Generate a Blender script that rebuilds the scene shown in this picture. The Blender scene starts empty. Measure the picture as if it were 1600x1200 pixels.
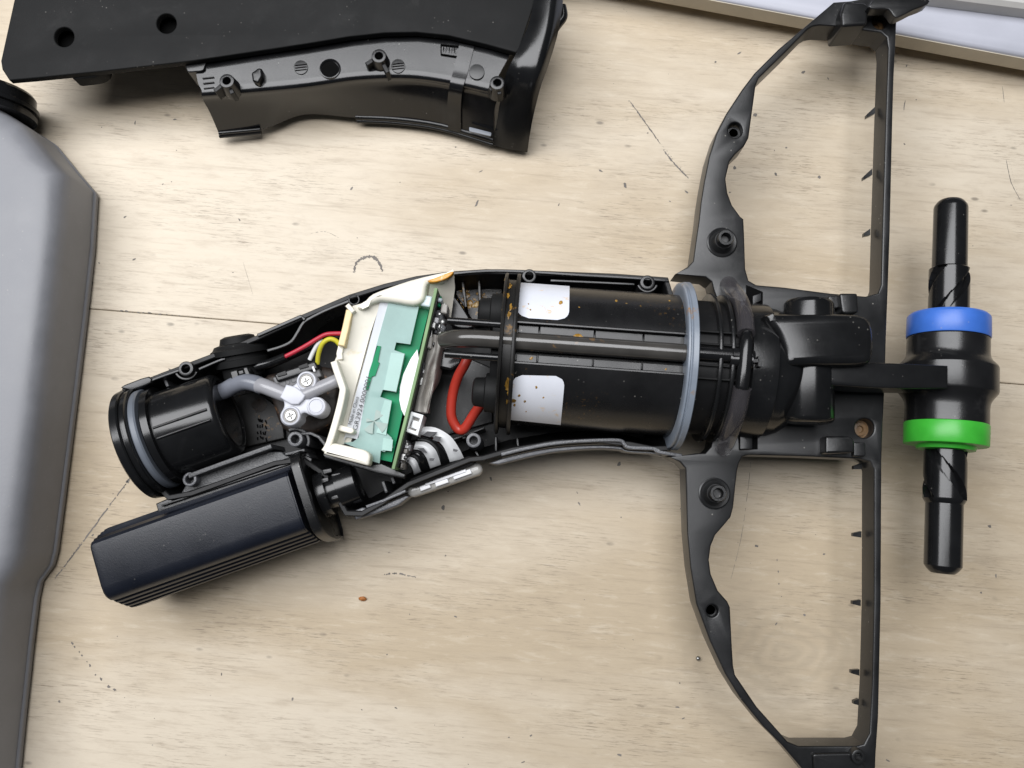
import bpy, bmesh, math, random
from mathutils import Vector, Matrix
from mathutils.geometry import tessellate_polygon
random.seed(7)
scene = bpy.context.scene
COL = scene.collection

# ------------------------------------------------------------------ camera, light, exposure
H = 300.0                      # camera height above the bench, mm
F = 1295.0                     # focal length in photo pixels (1600 px wide)
TH = math.radians(8.0)         # the phone is tipped 8 degrees off straight down
cam = bpy.data.cameras.new('camera'); camo = bpy.data.objects.new('camera', cam); COL.objects.link(camo)
cam.sensor_width = 36; cam.lens = F / 1600 * 36; cam.clip_start = 0.01; cam.clip_end = 20
camo.location = (0, 0, H / 1000); camo.rotation_euler = (TH, 0, 0)
scene.camera = camo

wd = bpy.data.worlds.new('World'); scene.world = wd; wd.use_nodes = True
wd.node_tree.nodes['Background'].inputs[0].default_value = (0.80, 0.88, 1.0, 1)
wd.node_tree.nodes['Background'].inputs[1].default_value = 0.06

def area(name, loc, target, sx, sy, power, col):
    l = bpy.data.lights.new(name, 'AREA'); l.shape = 'RECTANGLE'; l.size = sx; l.size_y = sy
    l.energy = power; l.color = col
    o = bpy.data.objects.new(name, l); COL.objects.link(o); o.location = loc
    o.rotation_euler = (Vector(target) - Vector(loc)).to_track_quat('-Z', 'Y').to_euler()
    return o
area('skylight', (-0.44, 0.38, 1.02), (-0.44, 0.38, 0), 1.45, 0.76, 26.8, (0.975, 0.98, 1.0)).rotation_euler = (0, 0, 0)

scene.view_settings.view_transform = 'Standard'; scene.view_settings.look = 'None'
scene.view_settings.exposure = 0.0; scene.view_settings.gamma = 1.0

# ------------------------------------------------------------------ geometry helpers (mm)
def V(p): return Vector(p)
def ray(px, py):
    x, y = (px - 800) / F, -(py - 600) / F
    c, s = math.cos(TH), math.sin(TH)
    return Vector((x, y * c + s, y * s - c))
def W(px, py, h):
    """the point at height h (mm) on the bench's own axes that lies under photo pixel px,py"""
    d = ray(px, py); t = (h - H) / d.z
    return Vector((d.x * t, d.y * t, h))
def on_cyl(px, py, A, B, R):
    d = ray(px, py).normalized(); o = Vector((0, 0, H)); a = (B - A).normalized()
    dp = d - a * d.dot(a); w = o - A; wp = w - a * w.dot(a)
    q, r, s = dp.dot(dp), 2 * dp.dot(wp), wp.dot(wp) - R * R
    disc = r * r - 4 * q * s
    t = (-r - math.sqrt(max(disc, 0))) / (2 * q)
    return o + d * t
def smooth(pts, n=4, closed=True):
    P = [tuple(p) for p in pts]; out = []; m = len(P)
    rng = range(m) if closed else range(m - 1)
    for i in rng:
        if closed: a, b, c, d = P[i - 1], P[i], P[(i + 1) % m], P[(i + 2) % m]
        else: a, b, c, d = P[max(i - 1, 0)], P[i], P[i + 1], P[min(i + 2, m - 1)]
        for k in range(n):
            t = k / n
            out.append(tuple(0.5 * (2 * b[j] + (c[j] - a[j]) * t + (2 * a[j] - 5 * b[j] + 4 * c[j] - d[j]) * t * t
                             + (3 * b[j] - a[j] - 3 * c[j] + d[j]) * t ** 3) for j in range(len(b))))
    if not closed: out.append(P[-1])
    return out
def rounded(pts, r, n=4):
    """polygon with corners rounded by r (pixels)"""
    out = []; m = len(pts)
    for i in range(m):
        a, b, c = Vector(pts[i - 1][:2]), Vector(pts[i][:2]), Vector(pts[(i + 1) % m][:2])
        u, v = a - b, c - b
        rr = min(r, u.length * .45, v.length * .45)
        p, q = b + u.normalized() * rr, b + v.normalized() * rr
        for k in range(n + 1):
            t = k / n
            out.append(tuple((1 - t) ** 2 * p + 2 * t * (1 - t) * b + t * t * q))
    return out
def area2(P): return 0.5 * sum(P[i - 1][0] * P[i][1] - P[i][0] * P[i - 1][1] for i in range(len(P)))
def inset(P, d):
    """move a CCW outline inwards by d (a CW hole outwards into the solid)"""
    out = []; m = len(P)
    for i in range(m):
        a, b, c = P[i - 1], P[i], P[(i + 1) % m]
        e1, e2 = (b - a), (c - b)
        if e1.length < 1e-6: e1 = e2
        if e2.length < 1e-6: e2 = e1
        n1, n2 = Vector((-e1.y, e1.x)).normalized(), Vector((-e2.y, e2.x)).normalized()
        n = n1 + n2
        if n.length < 1e-4: n = n1
        n.normalize(); k = 1 / max(n.dot(n1), 0.55)
        out.append(b + n * d * k)
    return out

def finish(me, mat, angle=35):
    if isinstance(mat, (list, tuple)):
        for m_ in mat: me.materials.append(m_)
    else: me.materials.append(mat)
    me.shade_smooth()
    me.set_sharp_from_angle(angle=math.radians(angle))
def link(name, me, parent=None):
    o = bpy.data.objects.new(name, me); COL.objects.link(o)
    if parent is not None:
        o.parent = parent
        if parent.type == 'EMPTY': o.matrix_parent_inverse = Matrix.Translation(parent.location).inverted()
    return o
def emit(name, bm, mat, parent=None, angle=35, recalc=True):
    if recalc: bmesh.ops.recalc_face_normals(bm, faces=bm.faces[:])
    bmesh.ops.scale(bm, vec=(.001, .001, .001), verts=bm.verts[:])
    me = bpy.data.meshes.new(name); bm.to_mesh(me); bm.free()
    finish(me, mat, angle)
    return link(name, me, parent)
def add_loft(bm, outer, steps, holes=(), cap_bottom=True, cap_top=True):
    """outer/holes: world xy outlines (mm); steps: [(z, inset)] from bottom to top"""
    O = [Vector(p[:2]) for p in outer]
    if area2(O) < 0: O.reverse()
    Hs = []
    for h in holes:
        q = [Vector(p[:2]) for p in h]
        if area2(q) > 0: q.reverse()
        Hs.append(q)
    first, last = [], []
    for c in [O] + Hs:
        prev = None
        for i, (z, d) in enumerate(steps):
            ring = [bm.verts.new((p.x, p.y, z)) for p in (inset(c, d) if d else c)]
            if i == 0: first.append(ring)
            if prev:
                n = len(ring)
                for k in range(n):
                    try: bm.faces.new((prev[k], prev[(k + 1) % n], ring[(k + 1) % n], ring[k]))
                    except ValueError: pass
            prev = ring
        last.append(prev)
    for loops, on in ((first, cap_bottom), (last, cap_top)):
        if not on: continue
        flat = [v for l in loops for v in l]
        for t in tessellate_polygon([[v.co.copy() for v in l] for l in loops]):
            try: bm.faces.new([flat[i] for i in t])
            except ValueError: pass
def prism_steps(zt, zb, b):
    if b <= 0: return [(zb, 0), (zt, 0)]
    return [(zb, 0), (zt - b, 0), (zt - b * .62, b * .08), (zt - b * .29, b * .29), (zt - b * .08, b * .62), (zt, b)]
def outl(pts, h): return [W(p[0], p[1], h) for p in pts]
def prism(name, pts, zt, zb, mat, parent=None, holes=(), b=0.5, angle=35):
    bm = bmesh.new()
    add_loft(bm, outl(pts, zt), prism_steps(zt, zb, b), [outl(h, zt) for h in holes])
    return emit(name, bm, mat, parent, angle)
def circ(px, py, r, n=20, ry=None):
    ry = ry or r
    return [(px + r * math.cos(2 * math.pi * k / n), py + ry * math.sin(2 * math.pi * k / n)) for k in range(n)]
def add_wall(bm, path, zt, zb, th, b=0.3):
    P = [W(p[0], p[1], zt).to_2d() for p in path]; n = len(P); L, R = [], []
    for i in range(n):
        a, c = P[max(i - 1, 0)], P[min(i + 1, n - 1)]
        d = (c - a).normalized(); nn = Vector((-d.y, d.x)) * th / 2
        L.append(P[i] + nn); R.append(P[i] - nn)
    add_loft(bm, L + R[::-1], prism_steps(zt, zb, min(b, th * .3)))
def wall(name, path, zt, zb, th, mat, parent=None, b=0.3):
    bm = bmesh.new(); add_wall(bm, path, zt, zb, th, b)
    return emit(name, bm, mat, parent)
def add_slab(bm, pts, th):
    """pts: (px,py,h): a sloping plate, thickness th downwards along its normal"""
    Q = [W(*p) for p in pts]
    n = Vector((0, 0, 0))
    for i in range(len(Q)):
        a, b = Q[i - 1], Q[i]
        n += Vector(((a.y - b.y) * (a.z + b.z), (a.z - b.z) * (a.x + b.x), (a.x - b.x) * (a.y + b.y)))
    n.normalize()
    if n.z < 0: n = -n
    top = [bm.verts.new(q) for q in Q]; bot = [bm.verts.new(q - n * th) for q in Q]
    k = len(Q)
    for t in tessellate_polygon([Q]):
        bm.faces.new([top[i] for i in t]); bm.faces.new([bot[i] for i in reversed(t)])
    for i in range(k): bm.faces.new((top[i - 1], top[i], bot[i], bot[i - 1]))
def slab(name, pts, th, mat, parent=None, bev=0.0):
    bm = bmesh.new(); add_slab(bm, pts, th)
    if bev:
        bmesh.ops.dissolve_limit(bm, angle_limit=0.02, verts=bm.verts[:], edges=bm.edges[:])
        bmesh.ops.bevel(bm, geom=bm.edges[:], offset=bev, segments=2, affect='EDGES', clamp_overlap=True)
    return emit(name, bm, mat, parent)
def basis(a):
    a = a.normalized(); u = Vector((0, 0, 1)) - a * a.z
    if u.length < 1e-3: u = Vector((0, 1, 0))
    u.normalize(); return a, u, a.cross(u)
def add_lathe(bm, A, B, prof, n=40, fn=None, a0=0.0, a1=2 * math.pi):
    """prof: [(mm along the axis from A, radius)]; angle 0 points up"""
    a, u, v = basis(B - A); rings = []
    full = abs(a1 - a0 - 2 * math.pi) < 1e-6
    for t, r in prof:
        ring = []
        for k in range(n if full else n + 1):
            f = a0 + (a1 - a0) * k / n
            rr = r if fn is None else fn(t, f, r)
            ring.append(bm.verts.new(A + a * t + (u * math.cos(f) + v * math.sin(f)) * max(rr, 0.02)))
        rings.append(ring)
    for i in range(len(rings) - 1):
        for k in range(n):
            bm.faces.new((rings[i][k], rings[i][(k + 1) % len(rings[i])], rings[i + 1][(k + 1) % len(rings[i])], rings[i + 1][k]))
    if full:
        for r_, (t, r) in ((rings[0], prof[0]), (rings[-1], prof[-1])):
            bm.faces.new(r_)
def lathe(name, A, B, prof, mat, parent=None, n=40, fn=None, angle=35):
    bm = bmesh.new(); add_lathe(bm, A, B, prof, n, fn)
    return emit(name, bm, mat, parent, angle)
def add_tube(bm, pts, r, n=10, sub=6, hollow=0.0):
    P = [Vector(p) for p in (smooth(pts, sub, False) if sub > 1 and len(pts) > 2 else pts)]
    m = len(P); rings = []; ref = Vector((0, 0, 1))
    for i in range(m):
        d = (P[min(i + 1, m - 1)] - P[max(i - 1, 0)]).normalized()
        u = ref - d * ref.dot(d)
        if u.length < 1e-3: u = Vector((1, 0, 0)) - d * d.x
        u.normalize(); ref = u; v = d.cross(u)
        rr = r(i / (m - 1)) if callable(r) else r
        rings.append([bm.verts.new(P[i] + (u * math.cos(2 * math.pi * k / n) + v * math.sin(2 * math.pi * k / n)) * rr) for k in range(n)])
    for i in range(m - 1):
        for k in range(n): bm.faces.new((rings[i][k], rings[i][(k + 1) % n], rings[i + 1][(k + 1) % n], rings[i + 1][k]))
    bm.faces.new(rings[0]); bm.faces.new(rings[-1])
def tube(name, ppts, r, mat, parent=None, n=12, sub=6):
    bm = bmesh.new(); add_tube(bm, [W(*p) for p in ppts], r, n, sub)
    return emit(name, bm, mat, parent, 60)
def add_boss(bm, px, py, zt, zb, ro, ri, flare=0.0, n=20):
    c = W(px, py, zt); A = Vector((c.x, c.y, zb)); B = c
    h = zt - zb; dp = min(h * .7, 7)
    add_lathe(bm, A, B, [(0, ro + flare), (h - .3, ro), (h - .08, ro - .1), (h, ro - .3), (h, ri + .2), (h - .25, ri), (h - dp, ri), (h - dp - .02, .05)], n)
def boss(name, px, py, zt, zb, ro, ri, mat, parent=None, flare=0.0):
    bm = bmesh.new(); add_boss(bm, px, py, zt, zb, ro, ri, flare)
    return emit(name, bm, mat, parent)
def ribbon(name, rows, th, mat, parent=None, nx=4, ny=4, angle=50):
    rows = [smooth(r, nx, False) for r in rows]
    cols = [smooth([r[i] for r in rows], ny, False) for i in range(len(rows[0]))]
    bm = bmesh.new()
    g = [[bm.verts.new(W(*p)) for p in c] for c in cols]
    fs = []
    for i in range(len(g) - 1):
        for j in range(len(g[0]) - 1): fs.append(bm.faces.new((g[i][j], g[i + 1][j], g[i + 1][j + 1], g[i][j + 1])))
    bmesh.ops.recalc_face_normals(bm, faces=bm.faces[:])
    if sum(f.normal.z for f in bm.faces) < 0: bmesh.ops.reverse_faces(bm, faces=bm.faces[:])
    bmesh.ops.solidify(bm, geom=bm.faces[:], thickness=th)
    return emit(name, bm, mat, parent, angle)
def text(name, body, o, xd, nrm, size, mat, parent=None, ext=0.02, sx=1.0, mirror=False):
    cu = bpy.data.curves.new(name, 'FONT'); cu.body = body; cu.size = size; cu.extrude = ext
    ob = bpy.data.objects.new('tmp', cu); COL.objects.link(ob)
    me = bpy.data.meshes.new_from_object(ob.evaluated_get(bpy.context.evaluated_depsgraph_get()))
    bpy.data.objects.remove(ob)
    xd = xd.normalized(); nrm = (nrm - xd * nrm.dot(xd)).normalized(); yd = nrm.cross(xd)
    if mirror: yd = -yd
    M = Matrix(((xd.x * sx, yd.x, nrm.x, o.x), (xd.y * sx, yd.y, nrm.y, o.y), (xd.z * sx, yd.z, nrm.z, o.z), (0, 0, 0, 1)))
    me.transform(M); me.transform(Matrix.Scale(.001, 4))
    me.materials.clear(); me.materials.append(mat); me.name = name
    return link(name, me, parent)
def tag(o, label=None, cat=None, group=None, kind=None):
    for k, v in (('label', label), ('category', cat), ('group', group), ('kind', kind)):
        if v: o[k] = v
    return o
def empty(name, px, py, label, cat):
    o = bpy.data.objects.new(name, None); COL.objects.link(o); o.location = W(px, py, 0) * .001
    o.empty_display_size = .02
    return tag(o, label, cat)

# ------------------------------------------------------------------ materials
def nodes(m): return m.node_tree.nodes, m.node_tree.links
def newmat(name):
    m = bpy.data.materials.new(name); m.use_nodes = True
    return m, m.node_tree.nodes, m.node_tree.links, m.node_tree.nodes['Principled BSDF']
def noise(N, L, co, scale, detail=4, rough=.6, dist=0.0):
    n = N.new('ShaderNodeTexNoise'); n.inputs['Scale'].default_value = scale; n.inputs['Detail'].default_value = detail
    n.inputs['Roughness'].default_value = rough; n.inputs['Distortion'].default_value = dist
    L.new(co, n.inputs['Vector']); return n.outputs['Fac']
def ramp(N, L, fac, a, b, va=0.0, vb=1.0):
    r = N.new('ShaderNodeMapRange'); r.clamp = True
    for i, x in zip((1, 2, 3, 4), (a, b, va, vb)): r.inputs[i].default_value = x
    L.new(fac, r.inputs[0]); return r.outputs[0]
def math_(N, L, op, a, b=None):
    n = N.new('ShaderNodeMath'); n.operation = op
    for i, x in enumerate((a, b)):
        if x is None: continue
        if isinstance(x, (int, float)): n.inputs[i].default_value = x
        else: L.new(x, n.inputs[i])
    return n.outputs[0]
def mix(N, L, fac, a, b):
    n = N.new('ShaderNodeMix'); n.data_type = 'RGBA'
    for i, x in ((0, fac), (6, a), (7, b)):
        if isinstance(x, (int, float)): n.inputs[i].default_value = x
        elif isinstance(x, tuple): n.inputs[i].default_value = (*x, 1) if len(x) == 3 else x
        else: L.new(x, n.inputs[i])
    return n.outputs[2]
def mapped(N, L, scale=(1, 1, 1), rot=0.0, loc=(0, 0, 0)):
    t = N.new('ShaderNodeTexCoord'); m = N.new('ShaderNodeMapping')
    m.inputs['Scale'].default_value = scale; m.inputs['Rotation'].default_value = (0, 0, rot); m.inputs['Location'].default_value = loc
    L.new(t.outputs['Object'], m.inputs[0]); return m.outputs[0]
def plastic(name, col, rough=.4, var=.25, dust=.0, bump=.0, bscale=2500, stain=None, stain_amt=.0, spec=.5, stain_scale=160, lo=.45):
    m, N, L, B = newmat(name); co = mapped(N, L)
    n1 = noise(N, L, co, 70, 5); n2 = noise(N, L, co, 420, 3)
    c = mix(N, L, ramp(N, L, n1, .35, .7), tuple(x * (1 - var) for x in col), tuple(min(1, x * (1 + var)) for x in col))
    if dust:
        v = N.new('ShaderNodeTexVoronoi'); v.inputs['Scale'].default_value = 520; L.new(co, v.inputs['Vector'])
        sp = math_(N, L, 'MULTIPLY', ramp(N, L, v.outputs['Distance'], .10, .16, 1, 0), ramp(N, L, noise(N, L, co, 130, 3), .56, .66))
        c = mix(N, L, math_(N, L, 'MULTIPLY', sp, dust), c, (.42, .40, .36))
        smear = ramp(N, L, noise(N, L, co, 45, 6, .7, .6), .58, .8)
        c = mix(N, L, math_(N, L, 'MULTIPLY', smear, dust * .16), c, (.35, .35, .34))
    if stain:
        s = math_(N, L, 'MULTIPLY', ramp(N, L, noise(N, L, co, stain_scale, 5, .65, .3), .6, .68), ramp(N, L, noise(N, L, co, 40, 2), lo, lo + .15))
        c = mix(N, L, math_(N, L, 'MULTIPLY', s, stain_amt), c, stain)
    L.new(c, B.inputs['Base Color'])
    L.new(ramp(N, L, n1, .3, .75, rough * .85, min(1, rough * 1.2)), B.inputs['Roughness'])
    B.inputs['Specular IOR Level'].default_value = spec
    if bump:
        bp = N.new('ShaderNodeBump'); bp.inputs['Strength'].default_value = bump; bp.inputs['Distance'].default_value = .0002
        L.new(noise(N, L, co, bscale, 2), bp.inputs['Height']); L.new(bp.outputs[0], B.inputs['Normal'])
    return m
def clear(name, col, rough=.12, trans=.85, ior=1.4):
    m, N, L, B = newmat(name)
    B.inputs['Base Color'].default_value = (*col, 1); B.inputs['Roughness'].default_value = rough
    B.inputs['Transmission Weight'].default_value = trans; B.inputs['IOR'].default_value = ior
    return m
M = {}
M['black'] = plastic('black_plastic', (.009, .0092, .0097), .30, .25, .35, .12, 2500)
M['black_gloss'] = plastic('glossy_black_plastic', (.0075, .0077, .0082), .19, .25, .22, .05)
M['black_matte'] = plastic('matte_black_plastic', (.010, .0102, .0104), .6, .2, .25, .25, 3000, spec=.15)
M['black_dark'] = plastic('inner_black_plastic', (.007, .007, .0075), .5, .2, .3, .1, spec=.35)
M['shell'] = plastic('smooth_shell_plastic', (.006, .0062, .0070), .2, .25, .35, .05, spec=.55)
M['hub'] = plastic('hub_plastic', (.009, .009, .0095), .24, .25, .5, .1, 2500)
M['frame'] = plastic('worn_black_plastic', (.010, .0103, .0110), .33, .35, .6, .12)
M['grain'] = plastic('grained_black_plastic', (.036, .037, .040), .48, .25, .25, .9, 1900, spec=.8)
M['battery'] = plastic('battery_plastic', (.006, .0078, .0135), .36, .15, .15, .22, 3000, spec=.4)
M['sealgrey'] = plastic('grey_rubber_seal', (.125, .14, .165), .4, .12, .1)
M['sealblue'] = plastic('pale_rubber_seal', (.20, .23, .275), .33, .12, .2, .1, 900, (.30, .16, .05), .9)
M['stainblack'] = plastic('stained_black_plastic', (.010, .0095, .009), .45, .3, .35, .1, 2500, (.33, .17, .03), .8, .35, 260)
M['motorblack'] = plastic('motor_black_plastic', (.009, .009, .0095), .27, .25, .3, .06, 2500, (.30, .16, .04), .3, .4, 800, .5)
M['cream'] = plastic('cream_plastic', (.79, .755, .66), .42, .05, .0, .03, 2500, (.60, .42, .12), .25)
M['creamstain'] = plastic('stained_cream_plastic', (.70, .55, .30), .4, .3, .0, .0, 2500, (.55, .24, .02), .95, .5, 130)
M['amber'] = plastic('amber_stain', (.58, .27, .035), .35, .35, .0, .0, 2500, (.74, .62, .40), .9, .5, 150, .3)
M['grease'] = plastic('amber_grease', (.33, .18, .03), .3, .6, .0, .0, 2500, (.62, .42, .12), .7, .5, 300, .3)
M['white'] = plastic('white_plastic', (.78, .79, .80), .35, .04, .0)
M['valve'] = plastic('milky_plastic', (.50, .51, .56), .34, .08, .1)
M['label'] = plastic('paper_label', (.68, .70, .76), .5, .03, .0, .12, 120, (.72, .42, .08), .95, .5, 330, .47)
M['labelstrip'] = plastic('label_strip', (.62, .64, .68), .5, .04)
M['ink'] = plastic('ink', (.05, .05, .055), .6, .1)
M['green'] = plastic('green_solder_mask', (.0, .21, .085), .35, .08, spec=.15)
M['pcbedge'] = plastic('board_edge', (.22, .33, .17), .6, .2, spec=.2)
M['teal'] = plastic('pale_green_diffuser', (.28, .41, .385), .28, .10, spec=.2)
M['red'] = plastic('red_cable', (.42, .035, .02), .4, .15, .2)
M['crimson'] = plastic('red_wire', (.40, .02, .04), .4, .1)
M['yellow'] = plastic('yellow_wire', (.50, .46, .03), .45, .1)
M['whitewire'] = plastic('white_wire', (.62, .63, .64), .45, .05)
M['blue'] = plastic('blue_plastic', (.045, .15, .55), .36, .15, .3, .1)
M['lime'] = plastic('green_plastic', (.045, .40, .035), .36, .15, .3, .1)
M['tank'] = plastic('grey_tank_plastic', (.185, .189, .205), .44, .08, .25, .12, 900)
M['whitebox'] = plastic('white_coated_board', (.44, .45, .51), .5, .03, .0, .2, 3500)
M['beige'] = plastic('beige_edge', (.52, .47, .38), .6, .1)
M['rust'] = plastic('rusty_brown', (.15, .085, .035), .5, .5, .3, .5, 1500)
M['dirt'] = plastic('brown_dirt', (.022, .014, .010), .6, .8, .5, 1.0, 700, (.17, .085, .04), .85, .5, 420, .25)
M['hole'] = plastic('hole_shade_and_marks', (.003, .003, .003), .8, .1, spec=.05)  # near-black for marks; stands in for shade on uncut holes and recesses
M['gunk'] = plastic('gummed_black_plastic', (.010, .0085, .007), .35, .4, .3, .3, 1500, (.42, .23, .03), .85, .5, 330, .3)
M['rimlight'] = plastic('painted_sheen_plastic', (.075, .077, .085), .42, .25, .3, .7, 1900, spec=.8)  # black plastic lightened in colour to stand in for reflected sheen
M['mark'] = plastic('scuff', (.17, .155, .14), .8, .4)
M['glue'] = plastic('dull_grey_glue', (.38, .36, .33), .45, .4, .2, .6, 700)
M['hose'] = plastic('grey_hose', (.17, .18, .21), .25, .15, .2)
def film(name, col, alpha, rough=.12):
    m, N, L, B = newmat(name); B.inputs['Base Color'].default_value = (*col, 1); B.inputs['Roughness'].default_value = rough
    B.inputs['Alpha'].default_value = alpha; B.inputs['Specular IOR Level'].default_value = .7; return m
M['clear'] = clear('clear_plastic', (.82, .84, .86), .1, .8)
M['smoke'] = film('smoky_hose', (.07, .065, .07), .5, .1)
M['tubefilm'] = film('clear_tube_wall', (.10, .095, .085), .30, .13)
def metal(name, col, rough):
    m, N, L, B = newmat(name); B.inputs['Metallic'].default_value = 1
    B.inputs['Base Color'].default_value = (*col, 1); B.inputs['Roughness'].default_value = rough; return m
M['steel'] = metal('screw_steel', (.42, .42, .41), .42)
M['slot'] = plastic('screw_slot', (.13, .125, .12), .5, .3)
M['silver'] = plastic('silver_print', (.72, .72, .74), .3, .08)
ANG = math.radians(-4.8)
def wood(name, tone, loc, knot=None):
    m, N, L, B = newmat(name)
    base = mapped(N, L, (1, 1, 1), -ANG, loc)
    def sc(sx, sy):
        n = N.new('ShaderNodeMapping'); n.inputs['Scale'].default_value = (sx, sy, 1); L.new(base, n.inputs[0]); return n.outputs[0]
    vec = base
    big = noise(N, L, sc(4, 14), 1.0, 4, .6, .5)
    mott = noise(N, L, sc(80, 330), 1.0, 6, .68, .35)
    mid = noise(N, L, sc(26, 420), 1.0, 6, .72, .3)
    fine = noise(N, L, sc(110, 1500), 1.0, 5, .75, .1)
    pore = noise(N, L, sc(120, 2200), 1.0, 3, .6)
    patch = noise(N, L, sc(20, 60), 1.0, 5, .65)
    a, b, c_ = [tuple(x * tone for x in k) for k in ((.605, .53, .422), (.465, .378, .265), (.25, .195, .14))]
    c = mix(N, L, ramp(N, L, big, .40, .64), a, b)
    c = mix(N, L, ramp(N, L, mott, .50, .74, 0, .36), c, (.36 * tone, .29 * tone, .21 * tone))
    c = mix(N, L, ramp(N, L, mott, .28, .46, .45, 0), c, (.65 * tone, .575 * tone, .455 * tone))
    c = mix(N, L, ramp(N, L, mid, .54, .72, 0, .40), c, c_)
    c = mix(N, L, math_(N, L, 'MULTIPLY', ramp(N, L, fine, .54, .62, 0, .62), ramp(N, L, patch, .42, .62)), c, c_)
    c = mix(N, L, math_(N, L, 'MULTIPLY', ramp(N, L, pore, .60, .65, 0, .65), ramp(N, L, patch, .48, .62)), c, (.17, .135, .10))
    # printed flecks of the laminate
    v = N.new('ShaderNodeTexVoronoi'); v.inputs['Scale'].default_value = 1.0; L.new(sc(70, 150), v.inputs['Vector'])
    fl = math_(N, L, 'MULTIPLY', ramp(N, L, v.outputs['Distance'], .06, .13, 1, 0), ramp(N, L, noise(N, L, sc(22, 28), 1.0, 3), .54, .62))
    c = mix(N, L, math_(N, L, 'MULTIPLY', fl, .62), c, (.10, .085, .07))
    gr = ramp(N, L, noise(N, L, sc(9, 9), 1.0, 6, .7, 1.0), .55, .8, 0, .22)
    c = mix(N, L, gr, c, (.30, .26, .22))
    if knot is not None:
        kx, ky = knot
        mp = N.new('ShaderNodeMapping'); t = N.new('ShaderNodeTexCoord'); L.new(t.outputs['Object'], mp.inputs[0])
        mp.inputs['Location'].default_value = (-kx * 16, -ky * 22, 0); mp.inputs['Scale'].default_value = (16, 22, 1)
        wv = N.new('ShaderNodeTexWave'); wv.wave_type = 'RINGS'; wv.rings_direction = 'SPHERICAL'
        wv.inputs['Scale'].default_value = 3.2; wv.inputs['Distortion'].default_value = 11; wv.inputs['Detail'].default_value = 4
        L.new(mp.outputs[0], wv.inputs['Vector'])
        ln = N.new('ShaderNodeVectorMath'); ln.operation = 'LENGTH'; L.new(mp.outputs[0], ln.inputs[0])
        msk = ramp(N, L, ln.outputs['Value'], .15, .75, 1, 0)
        c = mix(N, L, math_(N, L, 'MULTIPLY', math_(N, L, 'MULTIPLY', wv.outputs['Fac'], msk), .30), c, (.34 * tone, .285 * tone, .21 * tone))
    L.new(c, B.inputs['Base Color'])
    L.new(ramp(N, L, mid, .3, .7, .42, .55), B.inputs['Roughness']); B.inputs['Specular IOR Level'].default_value = .35
    bp = N.new('ShaderNodeBump'); bp.inputs['Strength'].default_value = .25; bp.inputs['Distance'].default_value = .0002
    L.new(fine, bp.inputs['Height']); L.new(bp.outputs[0], B.inputs['Normal'])
    return m
KN = W(1225, 1025, 0) * .001
M['wood_a'] = wood('pale_wood_laminate', 1.0, (0.13, 0.31, 0))
M['wood_b'] = wood('pale_wood_laminate_lower', .97, (0.77, -0.42, 0), (KN.x, KN.y))

# ------------------------------------------------------------------ bench: base sheet, two laminate boards, scuffs
bm = bmesh.new(); add_loft(bm, [(-600, -500), (600, -500), (600, 500), (-600, 500)], [(-20, 0), (-3, 0)])
bench = tag(emit('bench', bm, M['mark']), kind='structure')
S0, S1 = W(135, 482, 0), W(1600, 601, 0); sd = (S1 - S0).normalized(); sn = Vector((-sd.y, sd.x, 0))
def along(t, off): return (S0 + sd * t + sn * off).to_2d()
for nm, o0, o1, mt in (('plank', .13, 420, 'wood_a'), ('plank', -420, -.13, 'wood_b')):
    bm = bmesh.new(); add_loft(bm, [along(-520, o0), along(620, o0), along(620, o1), along(-520, o1)], [(-2.99, 0), (-.25, 0), (0, .25)])
    emit(nm, bm, M[mt], bench)

def blotch(bm, c, rx, ry, rot, z=.06, n=9):
    vs = []
    for k in range(n):
        f = 2 * math.pi * k / n; q = random.uniform(.55, 1.15)
        x, y = rx * q * math.cos(f), ry * q * math.sin(f)
        vs.append(bm.verts.new((c.x + x * math.cos(rot) - y * math.sin(rot), c.y + x * math.sin(rot) + y * math.cos(rot), z)))
    bm.faces.new(vs)
bm = bmesh.new()
def stroke(pts, w, z=.055, keep=1.0):
    P = [W(*p, 0) for p in smooth(pts, 14, False)]
    prev = None
    for i in range(len(P)):
        d = (P[min(i + 1, len(P) - 1)] - P[max(i - 1, 0)]).normalized(); n = Vector((-d.y, d.x, 0))
        f = i / (len(P) - 1); q = w * random.uniform(.35, 1.1) * (.35 + .65 * math.sin(math.pi * min(1, .12 + f * .8)))
        o = n * random.gauss(0, w * .18)
        cur = [bm.verts.new((P[i] + o + n * q).to_tuple()[:2] + (z,)), bm.verts.new((P[i] + o - n * q).to_tuple()[:2] + (z,))]
        if prev and random.random() < keep: bm.faces.new((prev[0], prev[1], cur[1], cur[0]))
        prev = cur
def scuff(p0, p1, w, step=3.0, jit=1.2, ln=2.2, keep=.85):
    a, b = W(*p0, 0), W(*p1, 0); d = b - a; n = max(1, int(d.length / (step * .23)))
    rot = math.atan2(d.y, d.x)
    for k in range(n + 1):
        if random.random() > keep: continue
        c = a + d * (k / n) + Vector((random.gauss(0, jit * .1), random.gauss(0, jit * .1), 0))
        s = random.uniform(.4, 1.2)
        blotch(bm, c, w * ln * s, w * s, rot + random.gauss(0, .2))
stroke([(86, 904), (125, 853), (160, 805), (196, 757)], .34, keep=.9); stroke([(983, 157), (1005, 187), (1032, 225)], .30); stroke([(1035, 232), (1052, 254), (1075, 278)], .36, keep=.9); stroke([(553, 426), (557, 411), (568, 403), (580, 401), (591, 408), (598, 424)], .75, .05)
scuff((86, 904), (196, 757), .22, 5); scuff((196, 757), (220, 722), .25, 5)
for q in ((205, 746), (200, 752), (210, 738)): blotch(bm, W(*q, 0), .9, .7, 1)
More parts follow.
